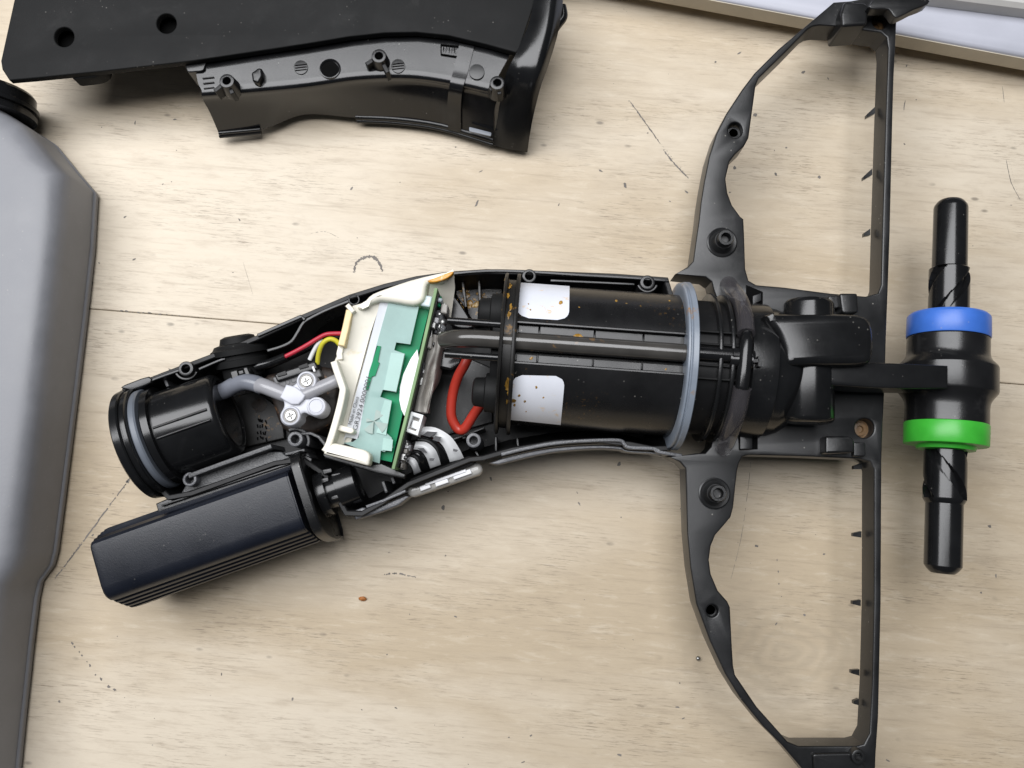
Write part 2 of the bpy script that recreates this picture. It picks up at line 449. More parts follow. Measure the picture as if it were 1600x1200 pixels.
scuff((113, 1004), (150, 1055), .42, 8, 2, 1.5); scuff((150, 1055), (178, 1079), .5, 8, 2, 1.5); scuff((195, 1093), (240, 1125), .14, 14, 3)
scuff((983, 158), (1025, 215), .18, 4); scuff((1025, 215), (1075, 277), .12, 5); scuff((1045, 246), (1075, 277), .22, 6)
for x, y, rx, ry, ro in ((745, 318, 1.5, .5, 1.1), (873, 320, .7, .25, 1.2), (977, 290, .7, 1.2, .3), (751, 268, .9, .25, .5), (712, 230, .5, .35, 0),
        (1012, 208, .4, .3, 0), (967, 725, 1.2, .7, .9), (767, 748, .4, .9, .2), (692, 793, .8, .9, 0), (588, 163, .3, .2, 0), (211, 192, .3, 1.2, -.1),
        (1180, 180, .8, .8, 0), (1255, 113, .9, .6, .8), (1148, 262, .7, .9, .4), (1212, 272, .6, 1.1, .5), (1280, 277, .7, .7, .7), (1155, 83, 1.2, .4, .5),
        (1182, 853, .8, .45, -.3), (1210, 235, .3, .3, 0), (1214, 875, .25, .4, 0), (1216, 893, .25, .4, 0), (1217, 912, .3, .35, 0), (1221, 932, .2, .2, 0),
        (1064, 795, .3, .4, 0), (1062, 1067, .3, .3, 0), (1546, 822, .9, .5, -.4), (1556, 900, .3, .9, 0), (1500, 690, .2, .2, 0), (905, 787, .3, .9, .5),
        (795, 1152, .4, .2, 0), (700, 768, .3, .3, 0), (340, 760, .4, .3, 0), (276, 235, .3, .2, 0), (640, 960, .2, .3, 0), (902, 770, .2, .6, .4), (268, 284, .3, .2, 0), (210, 405, .8, .4, .5), (1413, 165, .2, 2.4, -.2), (1413, 225, .5, .3, -.8)):
    blotch(bm, W(x, y, 0), rx, ry, ro)
scuff((1578, 255), (1592, 310), .07, 5, .6); scuff((1550, 132), (1560, 160), .06, 6); scuff((560, 218), (582, 231), .06, 6); scuff((975, 15), (990, 30), .1, 5)
stroke([(1173, 722), (1168, 770), (1158, 840), (1142, 905)], .10, keep=.8); stroke([(600, 898), (620, 896), (650, 902)], .35, keep=.7)
stroke([(485, 365), (508, 362), (530, 372)], .08, keep=.7); stroke([(380, 410), (395, 460)], .05); stroke([(1572, 250), (1580, 285), (1594, 312)], .16); stroke([(1566, 135), (1569, 160)], .14)
for k in range(110):
    x, y = random.uniform(60, 1600), random.uniform(60, 1200)
    s = random.choice((.10, .12, .14, .2, .3, .4)); blotch(bm, W(x, y, 0), s * random.uniform(1, 2.6), s, random.gauss(0, .7), .05, 7)
scuff((0, 478), (135, 482), .12, 12, .8); scuff((190, 486), (250, 491), .3, 8, 1.2); scuff((250, 491), (330, 497), .16, 10, 1)
tag(emit('scuff_marks', bm, M['mark'], bench, recalc=False), kind='stuff')

# ------------------------------------------------------------------ white box and grey case along the far edge
box = empty('white_box', 1250, 60, 'flat white box with a beige front edge lying along the far edge of the bench', 'box')
fr = [(880, -72), (1000, -40), (1200, 18), (1400, 74), (1700, 155)]
f0, f1 = W(862, -14, 1), W(1700, 143, 1); d = (f1 - f0).normalized(); nn = Vector((-d.y, d.x, 0))
f0 -= d * 2
bm = bmesh.new(); P = [f0, f1 + d * 20, f1 + d * 20 + nn * 120, f0 + nn * 120]
add_loft(bm, P, [(5.6, 1.5), (6.4, .1), (7, 0), (13.4, 0)], cap_top=True)
emit('edge_band', bm, M['beige'], box)
bm = bmesh.new(); add_loft(bm, P, [(13.4, .3), (14.3, .6), (15.2, 2.0), (15.7, 5), (16.0, 12), (16.1, 25)])
emit('top_sheet', bm, M['whitebox'], box, 60)
bm = bmesh.new(); add_loft(bm, [p + (nn * 13 if i < 2 else -nn * 13) for i, p in enumerate(P)], [(0, 0), (5.6, 0)])
emit('dark_undercut_foot', bm, M['black_dark'], box)  # black foot added and set back to deepen the shade under the box
a0, a1 = W(1440, 3, 18), W(1700, 36, 18); dd = (a1 - a0).normalized(); n2 = Vector((-dd.y, dd.x, 0))
bm = bmesh.new(); add_loft(bm, [a0, a1, a1 + n2 * 60, a0 + n2 * 60], [(16.2, 0), (21, .2), (22.5, 1.5)])
tag(emit('grey_panel', bm, plastic('grey_card', (.50, .49, .47), .5, .05)), 'pale grey panel resting on the white box in the far right corner', 'panel')

# ------------------------------------------------------------------ grey tank with a black cap
tank = empty('water_tank', -60, 600, 'grey plastic water tank with a black cap lying at the left of the bench', 'tank')
out = [(-330, 190), (44, 198), (90, 228), (128, 275), (152, 303), (147, 390), (135, 500), (118, 640), (103, 760), (90, 860), (84, 883), (66, 908), (60, 935), (52, 1000), (38, 1130), (22, 1290), (10, 1400), (-330, 1400)]
bm = bmesh.new(); add_loft(bm, outl(out, 3), [(0.2, 2.2), (.8, .9), (2.0, .4), (6, .5), (19, 1.0), (22.5, 1.6), (24.6, 2.7), (26.2, 4.6), (27.0, 7), (27.4, 10), (27.6, 16)])
emit('tank_shell', bm, M['tank'], tank, 88)
bm = bmesh.new(); add_loft(bm, outl(out, 3), [(1.6, 1.2), (1.9, .05), (4.6, .05), (5.0, 1.2)], cap_top=False, cap_bottom=False)
emit('seam_flange', bm, M['tank'], tank, 80)
cA, cB = W(-26, 215, 15.6), W(-12, 122, 17)
k_ = .74
lathe('neck', cA, cB, [(-14, 11), (6, 11), (6.5, 10.5)], M['black'], tank, 48)
lathe('cap', cA, cB, [(8.6 + (t - 3) * .7, r * k_) for t, r in ((3, 20.5), (3.4, 21.6), (5.6, 21.8), (6.0, 21.2), (6.2, 20.6), (6.9, 20.6), (7.1, 21.2), (7.5, 22), (9.5, 22), (10, 21.4), (10.2, 20.5), (15, 20.2), (16.5, 19), (17, 17))], M['black_gloss'], tank, 64)

# ------------------------------------------------------------------ black cover shell at the far left
cov = empty('cover_shell', 480, 130, 'detached black plastic cover shell with round holes lying inside up near the far edge', 'plastic cover')
plate = [(24, -10), (1, 95), (3, 108), (14, 125), (60, 121), (150, 112), (300, 95), (400, 80), (480, 68), (545, 57), (600, 51), (650, 50), (700, 55), (760, 69), (806, 82), (811, 77), (838, -4), (850, -160), (60, -160)]
prism('back_plate', plate, 27.5, 25, M['black_matte'], cov, [circ(100, 57.5, 15.5, 28), circ(260, 36.5, 15.5, 28)], .45)
prism('hole_dark_sheet', [(60, 20), (300, -5), (300, 70), (60, 90)], 22, 21, M['hole'], cov, b=0)  # black sheet added under the plate to make its holes dark
# stand-off blocks under the plate
prism('foot_block', rounded([(98, 100), (166, 96), (164, 112), (150, 120), (114, 124)], 5), 25, 20, M['black_matte'], cov)
prism('foot_block', rounded([(280, 75), (330, 70), (318, 111), (292, 113)], 5), 25, 15, M['black'], cov)
# the inner half shell: flat floor turning down into a steep side wall
top = [(303, 92), (400, 74), (480, 62), (560, 50), (640, 46), (720, 58), (800, 80)]
ctr = [(309, 128), (400, 121), (480, 114), (560, 105), (640, 102), (710, 111), (776, 124)]
bend = [(315, 150), (400, 143), (480, 135), (560, 124), (640, 122), (706, 131), (774, 146)]
low = [(328, 176), (405, 166), (480, 156), (560, 150), (640, 151), (705, 161), (772, 176)]
bot = [(343, 211), (416, 200), (476, 179), (556, 184), (640, 188), (704, 200), (772, 222)]
rows = [[(x, y, 24) for x, y in top], [(x, y, 24) for x, y in ctr], [(x, y - 9, 23.9) for x, y in bend], [(x, y, 23.0) for x, y in bend], [(x + 3, y + 8, 20.0) for x, y in bend], [(x, y, 15) for x, y in low], [(x, y, 5) for x, y in bot]]
sh = ribbon('half_shell', rows, 1.6, M['shell'], cov, 5, 5, 70)
# cut-out lip strips on the lower edge
bm = bmesh.new(); add_tube(bm, [W(*p) for p in ((343, 212, 4.5), (376, 209, 4.5), (408, 206, 4.5))], 1.0, 8, 3)
add_tube(bm, [W(*p) for p in ((342, 208, 6), (376, 205, 6), (407, 202, 6))], .7, 8, 3); emit('lip', bm, M['black'], cov, 60)
bm = bmesh.new(); add_tube(bm, [W(*p) for p in ((556, 183, 5), (620, 186, 5), (690, 196, 5), (770, 219, 5))], 1.0, 8, 4)
add_tube(bm, [W(*p) for p in ((558, 189, 3.6), (620, 192, 3.6), (690, 202, 3.6), (770, 226, 3.6))], .8, 8, 4); emit('lip', bm, M['black'], cov, 60)
# cross band
ribbon('cross_band', [[(718, 68, 24.6), (709, 108, 24.5), (702, 134, 23.9), (699, 163, 16.2), (700, 202, 6)], [(741, 72, 24.6), (731, 112, 24.5), (723, 138, 23.9), (720, 167, 16.2), (720, 206, 6)]], 1.0, M['shell'], cov, 5, 2, 60)
prism('slot_window', rounded([(733, 198), (768, 207), (767, 213), (733, 205)], 2), 9.5, 8.8, M['sealgrey'], cov, b=.1)
# curved end band
ribbon('end_band', [[(838, -30, 31.5), (828, 30, 31.5), (806, 84, 31), (792, 112, 28), (783, 150, 20), (776, 190, 12), (770, 226, 4)],
                    [(852, -30, 33), (842, 35, 33), (822, 90, 32.3), (808, 120, 29), (798, 156, 21), (792, 195, 13), (788, 232, 4)],
                    [(868, -30, 33), (860, 40, 33), (845, 98, 32), (833, 128, 29), (824, 165, 21), (817, 200, 13), (812, 236, 4)],
                    [(883, -30, 29), (874, 42, 29), (857, 102, 28), (846, 132, 26), (836, 170, 19), (829, 204, 12), (824, 238, 3)]], 1.8, M['black_gloss'], cov, 4, 4, 60)
tube('end_lip', [(878, 10, 24), (880, 26, 24), (872, 38, 24), (866, 46, 24)], 1.6, M['black_gloss'], cov)
def vboss(px, py, fins, r=13):
    b = boss('screw_post', px, py, 29, 22, 2.6, 1.35, M['black'], cov, .9)
    for fx, fy in fins:
        bm = bmesh.new(); add_wall(bm, [(px + fx * .25, py + fy * .25), (px + fx, py + fy)], 27.5, 22, 1.5); emit('fin', bm, M['black_dark'], b)
    c = W(px, py, 29); A = Vector((c.x, c.y, 23.4)); B = Vector((c.x, c.y, 24))
    lathe('screw_bottom', A, B, [(0, 1.25), (.4, 1.2)], M['steel'], b, 14)
vboss(354, 126, [(-19, 16), (9, 20)]); vboss(592, 87, [(-20, 13), (14, 26)]); vboss(777, 129, [(-12, 11), (4, 18)])
prism('nub', rounded([(392, 113), (403, 105), (409, 106), (410, 118), (403, 130), (394, 126)], 3), 27, 22, M['black'], cov, b=.9)
prism('hole_shade_disc', circ(516, 109, 13.5, 26), 24.25, 23.2, M['hole'], cov, b=.05)  # flat black disc painting the shade of a hole; nothing is cut
c = W(516, 108, 24); bm = bmesh.new(); add_lathe(bm, Vector((c.x, c.y, 23.4)), Vector((c.x, c.y, 26)), [(0, 3.9), (1.1, 3.7), (1.2, 3.4), (.9, 3.05), (0, 3.0)], 28); emit('hole_collar', bm, M['black_gloss'], cov)
for px, py in ((470, 105), (622, 103)):
    b = prism('ejector_disc', circ(px, py, 11, 22), 24.35, 23, M['black'], cov, b=.1)
    for k in (-4, 0, 4): wall('score_line', [(px - 9, py + k + 1), (px + 9, py + k - 1)], 24.6, 24.2, .25, M['hole'], b, .05)
prism('ejector_disc', circ(745, 112, 12, 22), 24.6, 23, M['black'], cov, b=.1)
fb = bmesh.new()
for a_, b_ in (((689, 69), (716, 72)), ((689, 69), (689, 84)), ((689, 84), (714, 88))): add_wall(fb, [a_, b_], 24.7, 24, .35, .05)
emit('mould_stamp', fb, M['hole'], cov)
text('stamp_text', '3/1/1', W(714, 73, 24.75), W(692, 71, 24.75) - W(714, 73, 24.75), Vector((0, 0, 1)), 2.6, M['hole'], cov, .03)
bm = bmesh.new()
for k in range(3): add_wall(bm, [(316 + k, 122 + 8 * k), (334, 120 + 8 * k)], 24.5, 23.5, .35, .05)
emit('score_lines', bm, M['black_dark'], cov)
prism('pin_hole_shade', circ(318, 107, 2.4, 10, 3.2), 24.6, 23.8, M['hole'], cov, b=.02)  # black dot standing in for a small shaded hole

# ================================================================== the opened window vacuum
vac = empty('window_vacuum', 800, 590, 'opened black window vacuum showing its motor, circuit board, battery and wide curved head frame', 'vacuum cleaner')
RIM = 29
# ---- housing: an open bowl
rim = [(190, 607), (250, 583), (345, 547), (400, 524), (470, 492), (545, 460), (600, 443), (650, 431), (700, 424), (760, 420), (830, 422), (960, 427), (1044, 433),
       (1048, 446), (1058, 480), (1062, 570), (1056, 670), (1048, 704), (1020, 705), (985, 698), (930, 692), (870, 695), (800, 707), (755, 720), (735, 722), (690, 740), (640, 760), (600, 788), (566, 807), (538, 806),
       (505, 745), (470, 722), (430, 728), (300, 775), (262, 782), (225, 745), (200, 690), (186, 640)]
bm = bmesh.new(); o_ = outl(rim, RIM)
add_loft(bm, o_, [(1.5, 6), (3, 4.5), (8, 2.6), (16, 1.0), (RIM - .4, 0), (RIM, .3), (RIM, 1.4), (RIM - .3, 1.7), (16, 2.6), (9, 4.2), (4.4, 6)])
housing = emit('housing', bm, M['black_dark'], vac, 40)
# rim rails
wall('rim_rail', smooth([(207, 605), (250, 589), (281, 578)], 3, False), RIM + .5, 18, 1.0, M['black'], housing)
wall('rim_rail', smooth([(310, 577), (340, 564), (352, 560)], 3, False), RIM + .5, 18, 1.0, M['black'], housing)
wall('rim_rail', smooth([(417, 548), (440, 541), (455, 533), (464, 520), (473, 505), (484, 497), (510, 484), (545, 470)], 4, False), RIM + .2, 12, 1.1, M['black'], housing)
wall('rim_rail', [(402, 524), (470, 494), (476, 500)], RIM + .8, 18, 1.2, M['black'], housing)
wall('rim_rail', smooth([(708, 427), (760, 423), (820, 424), (900, 429), (990, 434), (1045, 438)], 4, False), RIM + .6, 18, 1.1, M['black'], housing)
wall('rim_rail', smooth([(860, 438), (930, 441), (992, 444)], 3, False), RIM - 1, 14, .9, M['black'], housing)
wall('rim_rail', smooth([(783, 710), (820, 701), (870, 692), (930, 688), (968, 688), (976, 694), (984, 699), (1022, 701), (1030, 706), (1066, 712)], 5, False), RIM + 1.0, 16, 1.2, M['rimlight'], housing)
bm = bmesh.new(); pa = smooth([(764, 724), (800, 712), (850, 702), (900, 697), (940, 696), (970, 698), (980, 704), (1020, 707), (1034, 711)], 4, False)
pb = smooth([(778, 726), (810, 718), (855, 708), (900, 703), (940, 701), (970, 703), (980, 706), (1020, 709), (1034, 713)], 4, False)
add_loft(bm, outl(pa + pb[::-1], 27), prism_steps(27, 20, .4)); emit('rim_flange', bm, M['rimlight'], housing)
wall('rim_rail', [(572, 792), (600, 782), (613, 776), (634, 767)], RIM + .4, 18, 1.0, M['rimlight'], housing)
prism('rim_flange', [(548, 800), (566, 793), (580, 796), (610, 784), (633, 774), (640, 776), (622, 790), (590, 802), (556, 812)], 27, 18, M['rimlight'], housing)
# spike at the handle end
prism('end_spike', smooth([(188, 605), (205, 597), (232, 588), (236, 598), (215, 607), (203, 610)], 2), RIM + 1, 22, M['black'], housing)
for px, py, zt, ro in ((290, 576, 31, 2.5), (553, 468, 29, 2.0), (827, 431, 30, 2.4), (1012, 441, 30, 2.5), (461, 686, 31, 2.5), (296, 749, 30, 2.3), (740, 688, 26, 2.5)):
    boss('screw_post', px, py, zt, 4, ro, 1.35, M['rimlight'] if py > 600 else M['black'], housing, .3)  # near-side posts take the lighter colour in place of reflected light
for px, py, l in ((290, 576, 17), (1012, 441, 15)):     # half collars round the posts
    wall('post_collar', [(px + l * math.cos(f), py + l * .95 * math.sin(f)) for f in [math.radians(a) for a in range(15, 170, 15)]], 29, 10, .9, M['black'], housing)
wall('post_collar', [(461 + 21 * math.cos(f), 689 - 19 * math.sin(f)) for f in [math.radians(a) for a in range(-25, 130, 12)]], 29, 10, 1.0, M['grain'], housing)
wall('post_collar', [(468, 678), (485, 677), (498, 683), (507, 694), (510, 708)], 29.5, 10, 1.0, M['grain'], housing)
# ribs on the housing floor
for p in ([(775, 682), (775, 705)], [(808, 684), (810, 700)], [(743, 705), (748, 714)], [(757, 668), (700, 690)], [(722, 685), (728, 683)]):
    wall('rib', p, 17, 3, .9, M['black'], housing)
for p in ([(255, 588), (262, 604)], [(225, 600), (228, 606)], [(598, 752), (604, 770)], [(612, 745), (616, 756)]):
    wall('rib', p, 26, 4, 1.1, M['grain'], housing)
# lit floor beside the red cable and speckled floor by the pump
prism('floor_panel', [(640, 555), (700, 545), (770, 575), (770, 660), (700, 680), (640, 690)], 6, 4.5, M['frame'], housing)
prism('floor_panel', [(345, 625), (400, 610), (440, 640), (445, 685), (380, 700), (345, 690)], 7, 4.5, M['stainblack'], housing)
bm = bmesh.new()
for k in range(16):
    x, y = 402 + (k % 4) * 4.2 + random.uniform(-1, 1), 655 + (k // 4) * 9 + random.uniform(-2, 2); add_wall(bm, [(x, y), (x + random.uniform(-1, 3), y + random.uniform(4, 7))], 7.2, 6.9, .5, .05)
emit('mould_marks', bm, M['hole'], housing)
prism('floor_stain', smooth([(392, 632), (404, 622), (416, 628), (414, 640), (402, 645), (398, 640)], 3), 7.12, 6.9, M['dirt'], housing, b=.02)
# tray beside the battery
prism('tray', [(290, 757), (305, 744), (420, 705), (440, 706), (447, 712), (478, 704), (485, 714), (470, 722), (300, 780), (275, 786)], 26, 14, M['grain'], housing)
wall('rim_rail', [(294, 744), (340, 727), (424, 697)], RIM + 1.5, 14, 1.5, M['grain'], housing)
wall('rim_rail', [(445, 710), (476, 703)], RIM + .5, 14, 1.0, M['grain'], housing)
# stained cavity behind the cream bracket
prism('stained_wall', [(712, 432), (785, 428), (785, 500), (740, 505), (712, 460)], 14, 10, M['gunk'], housing)
for p in ([(748, 430), (750, 470)], [(722, 434), (728, 480)]): wall('rib', p, 22, 8, 1.0, M['gunk'], housing)
prism('shroud', smooth([(704, 462), (716, 470), (735, 500), (738, 512), (715, 512), (702, 500)], 3), 24, 10, M['frame'], housing)

# ---- motor
A, B = W(790, 553, 30), W(1057, 572, 30); ax, up_, sv = basis(B - A); LEN = (B - A).length
RM = 23.3
def mfn(t, f, r):       # flat channel along the top of the barrel
    x, z = r * math.sin(f), r * math.cos(f)
    if z > 0 and abs(x) < 6.4:
        e = max(0, min(1, (6.4 - abs(x)) / .5)); fl = RM - 4.0
        z2 = z + (fl - z) * e; return math.hypot(x, z2)
    return r
bm = bmesh.new()
angs = 220
add_lathe(bm, A, B, [(1, RM), (LEN * .5, RM), (LEN + 2, RM)], angs, mfn)
motor = emit('motor', bm, M['motorblack'], vac, 25)
bandp = [(-1.8, 20), (-1.7, 26.2), (-1.3, 26.6), (-.7, 26.4), (-.5, 24.4), (2.0, 24.4), (2.2, 26.4), (2.8, 26.6), (3.3, 26.4), (3.5, 20)]
lathe('end_band', A, B, bandp, M['stainblack'], motor, 96)
# rear discs and capped terminals
lathe('rear_disc', A, B, [(-4.5, 12), (-4.2, 17), (-3, 17.5), (-1.6, 17.5)], M['black_dark'], motor, 64)
for ang, rr in ((-.74, 16), (.98, 17.5)):
    c0 = A + (up_ * math.cos(ang) + sv * math.sin(ang)) * rr
    lathe('terminal_cap', c0, c0 + ax, [(-9.4, 3.0), (-9.0, 4.2), (-8.4, 4.6), (-5.6, 4.8), (-5.2, 6.2), (-1.8, 6.4)], M['black_matte'], motor, 28)
# channel: grey floor plates, rails and clear tube
def chan(x0, x1, off0, off1, z, th, nm, mat, par):
    bm = bmesh.new(); q = []
    for t, o in ((x0, off0), (x1, off0), (x1, off1), (x0, off1)): q.append(A + ax * t + sv * o + up_ * z)
    tp = [bm.verts.new(p) for p in q]; bt = [bm.verts.new(p - up_ * th) for p in q]
    bm.faces.new(tp); bm.faces.new(bt[::-1])
    for i in range(4): bm.faces.new((tp[i - 1], tp[i], bt[i], bt[i - 1]))
    bmesh.ops.bevel(bm, geom=bm.edges[:], offset=.15, segments=1, affect='EDGES')
    return emit(nm, bm, mat, par)
for s in (-1, 1):
    for t0, t1 in ((3.8, 10), (10.4, 27), (27.4, 42), (42.4, LEN - 1.5)):
        chan(t0, t1, s * 3.3, s * 5.7, RM - 2.7 + .25 * ((int(t0) * 7) % 3 - 1), 1, 'channel_plate', M['frame'], motor)
    chan(2, LEN - 1, s * 5.9, s * 6.7, RM - 1.1, 2, 'channel_rail', M['black'], motor)
    bm = bmesh.new(); add_tube(bm, [A + ax * t + sv * (s * 5.2) + up_ * (RM - 1.6) for t in (-18, -10, -1.4)], 1.15, 12, 2); emit('cable_guide', bm, M['black_gloss'], motor, 60)
# clear tube
bm = bmesh.new()
tp = [A + ax * t + sv * (-.2) + up_ * z for t, z in ((-19, 16), (-16, 19), (-11, 21.4), (-4, 22.0), (10, 22.2), (30, 22.3), (LEN - 1, 22.4))]
add_tube(bm, tp, 2.75, 20, 5); emit('clear_tube', bm, plastic('smoky_tube', (.050, .047, .043), .15, .25, .0, 0, 2500, (.3, .16, .05), .5, .6, 260, .45), motor, 80)
bm = bmesh.new(); add_tube(bm, [p - up_ * .5 for p in tp], 1.7, 12, 5); emit('tube_core', bm, plastic('tube_lining', (.055, .05, .043), .35, .3, .0, 0, 2500, (.3, .16, .05), .5, .5, 300, .5), motor, 60)
# paper labels
def sticker(c, rtop, rbot, R=RM + .2, n=16):
    bm = bmesh.new(); g = []
    for j in range(n + 1):
        v = j / n; row = []
        k = 0
        if rtop and v < rtop: k = rtop - math.sqrt(max(rtop ** 2 - (rtop - v) ** 2, 0))
        if rbot and v > 1 - rbot: k = rbot - math.sqrt(max(rbot ** 2 - (v - 1 + rbot) ** 2, 0))
        for i in range(n + 1):
            u = i / n; u = k * .8 + u * (1 - 1.6 * k)
            x = (1 - v) * ((1 - u) * c[0][0] + u * c[1][0]) + v * ((1 - u) * c[3][0] + u * c[2][0])
            y = (1 - v) * ((1 - u) * c[0][1] + u * c[1][1]) + v * ((1 - u) * c[3][1] + u * c[2][1])
            row.append(bm.verts.new(on_cyl(x, y, A, B, R)))
        g.append(row)
    for j in range(n):
        for i in range(n): bm.faces.new((g[j][i], g[j][i + 1], g[j + 1][i + 1], g[j + 1][i]))
    bmesh.ops.recalc_face_normals(bm, faces=bm.faces[:])
    bmesh.ops.solidify(bm, geom=bm.faces[:], thickness=.12)
    return emit('paper_label', bm, M['label'], motor, 60)
sticker([(808, 441), (890, 447), (889, 501), (808, 496)], 0, .28)
sticker([(801, 586), (883, 588), (876, 664), (797, 656)], .22, 0)
# pale sealing ring, fins, dome
lathe('seal_ring', A, B, [(LEN - 1.8, 25), (LEN - 1.9, 26.4), (LEN - 1.6, 27.2), (LEN - 1.1, 27.3), (LEN - .8, 26.9), (LEN - .5, 26.9), (LEN - .2, 27.6), (LEN + 1.3, 27.7), (LEN + 1.6, 27.3), (LEN + 1.7, 25)], M['sealblue'], motor, 96)
lathe('core', A, B, [(LEN + 1, 22), (LEN + 8, 22), (LEN + 23, 21)], M['black_dark'], motor, 64)
for k, (t, r) in enumerate(((8.2, 24.5), (12.0, 24.3), (15.6, 23.6))):
    lathe('fin', A, B, [(LEN + t, 17), (LEN + t + .1, r - .2), (LEN + t + .4, r), (LEN + t + .9, r), (LEN + t + 1.2, r - .2), (LEN + t + 1.3, 17)], M['black'], motor, 72)
for o in (-7.5, -3.5, 3.0, 7.0): chan(LEN + 2, LEN + 17, o - .35, o + .35, 22.9 if abs(o) < 5 else 22.2, 3, 'cross_rib', M['black_matte'], motor)
# axial stub, tee and cross hose
stub = lathe('stub', A + up_ * 22.6 - sv * .4, A + ax + up_ * 22.6 - sv * .4, [(LEN + 1, 2.3), (LEN + 12, 2.3), (LEN + 12.2, 2.6), (LEN + 18, 2.6), (LEN + 18.3, 2.2), (LEN + 19, 2.0)], M['black_gloss'], motor, 24)
tube('tee_pipe', [(1167, 520, 53), (1165.5, 545, 54.2), (1163, 575, 54.4), (1160, 600, 53.8), (1158, 618, 53)], lambda t: 2.1 if .12 < t < .86 else 1.7, M['black_gloss'], motor)
tube('tee_hub', [(1140, 561, 52.5), (1175, 564, 53)], 2.5, M['black_gloss'], motor, 16, 1)
bm = bmesh.new()
add_slab(bm, [(1174, 561, 55), (1186, 561, 55), (1186, 566, 55), (1174, 566, 55)], 1.5); add_slab(bm, [(1185, 556, 55), (1191, 555, 55), (1191, 573, 55), (1185, 572, 55)], 2.5)
emit('tee_pin', bm, M['frame'], motor)
tube('cross_hose', [(1138, 444, 30.5), (1146, 455, 37), (1157, 472, 43.5), (1163.5, 495, 49.5), (1166, 522, 53)], 2.75, M['smoke'], motor, 20)
tube('cross_hose', [(1160, 606, 53.5), (1153, 640, 50), (1144, 668, 44), (1136, 688, 37), (1131, 700, 30.5)], 2.75, M['smoke'], motor, 20)
C2 = A + ax * (LEN + 18)
lathe('dome', C2, C2 + ax, [(0, 17), (.4, 21), (1.2, 22), (7, 22.3), (9.0, 22.2), (9.4, 21.4), (9.8, 21.2), (12, 21), (15, 19.8), (18, 17.6), (21, 14.3), (23.5, 10), (25, 6), (25.5, 2)], M['black_gloss'], motor, 80)

# amber grease: blobs on the labels, the band, the channel and the upper housing gap
bm = bmesh.new()
def grease(px, py, r, h=None, R_=RM, flat=.35, sq=None, rot=None):
    p = W(px, py, h) if h is not None else on_cyl(px, py, A, B, R_)
    n = Vector((0, 0, 1)) if h is not None else (p - A - ax * (p - A).dot(ax)).normalized()
    m_ = n.to_track_quat('Z', 'Y').to_matrix().to_4x4()
    bl = bmesh.ops.create_icosphere(bm, subdivisions=2, radius=1, matrix=Matrix.Translation(p) @ m_ @ Matrix.Rotation(random.uniform(0, 3) if rot is None else rot, 4, 'Z') @ Matrix.Diagonal((r, r * (random.uniform(.45, .9) if sq is None else sq), max(.05, r * flat * .5), 1)))
    for v in bl['verts']: v.co += Vector((random.gauss(0, r * .13), random.gauss(0, r * .13), 0))
for px, py, r in ((876, 473, 1.0), (838, 605, .5), (849, 621, .35), (820, 627, .45), (811, 618, .5), (802, 626, .9), (804, 633, .6), (822, 643, .3), (826, 475, .3), (829, 484, .35)): grease(px, py, r, None, RM + .2, .3)
for px, py in ((792, 438), (797, 447), (794, 462), (798, 480), (795, 492), (793, 600), (795, 612), (792, 628)): grease(px, py, random.uniform(.8, 2.2), None, 24.5, .12, .22, math.pi / 2)
for px, py, r in ((903, 527, 1.5), (922, 531, .5), (872, 527, .6), (830, 560, .6), (1035, 590, .9), (1060, 545, .4), (940, 583, .4), (908, 529, .9), (1010, 553, .7), (1040, 578, .5)): grease(px, py, r, None, RM - 2.4, .3)
for px, py, r in ((979, 474, .35), (963, 470, .6), (1001, 478, .3), (905, 480, .25), (1046, 470, .4)): grease(px, py, r, None, RM, .2)
for k in range(60):
    cx_, cy_ = random.choice(((722, 445), (735, 452), (728, 470), (745, 440), (741, 476), (752, 462)))
    grease(cx_ + random.gauss(0, 6), cy_ + random.gauss(0, 6), random.uniform(.25, 1.3), random.uniform(13.6, 14.4), 0, .25)
for k in range(14): grease(random.uniform(820, 1040), random.uniform(441, 447), random.uniform(.25, .8), 16, 0, .3)
tag(emit('grease_spots', bm, M['grease'], motor, 80), kind='stuff')

# ---- head frame
FZ = 30
outer = [(1303, 3), (1330, 1), (1365, -6), (1402, 2), (1401, 40), (1397, 120), (1395, 190), (1391, 364), (1388, 450), (1385, 527), (1383, 600), (1380, 660), (1378, 720), (1377, 940), (1373, 1120), (1369, 1180), (1367, 1240), (1283, 1240),
         (1252, 1200), (1222, 1165), (1192, 1135), (1157, 1092), (1133, 1053), (1109, 1001), (1088, 944), (1079, 888), (1074, 832), (1071, 732), (1062, 722), (1046, 714),
         (1090, 708), (1102, 708), (1111, 698), (1116, 672), (1122, 660), (1122, 470), (1116, 455), (1112, 440), (1102, 433), (1055, 428), (1074, 417), (1083, 408), (1088, 372), (1092, 345), (1095, 317), (1100, 285), (1108, 244), (1119, 209), (1135, 177), (1160, 139), (1179, 114), (1217, 76), (1262, 38)]
hole_t = [(1162, 342), (1157, 338), (1144, 320), (1137, 301), (1134, 279), (1140, 253), (1149, 241), (1163, 228), (1170, 215), (1176, 171), (1181, 134), (1186, 122), (1230, 79), (1262, 46), (1270, 41), (1281, 39), (1315, 41), (1357, 48), (1376, 50), (1386, 58), (1388, 75), (1384, 190), (1379, 364), (1377, 445), (1372, 458), (1353, 463), (1297, 458), (1227, 449), (1182, 445), (1170, 438), (1165, 420), (1163, 360)]
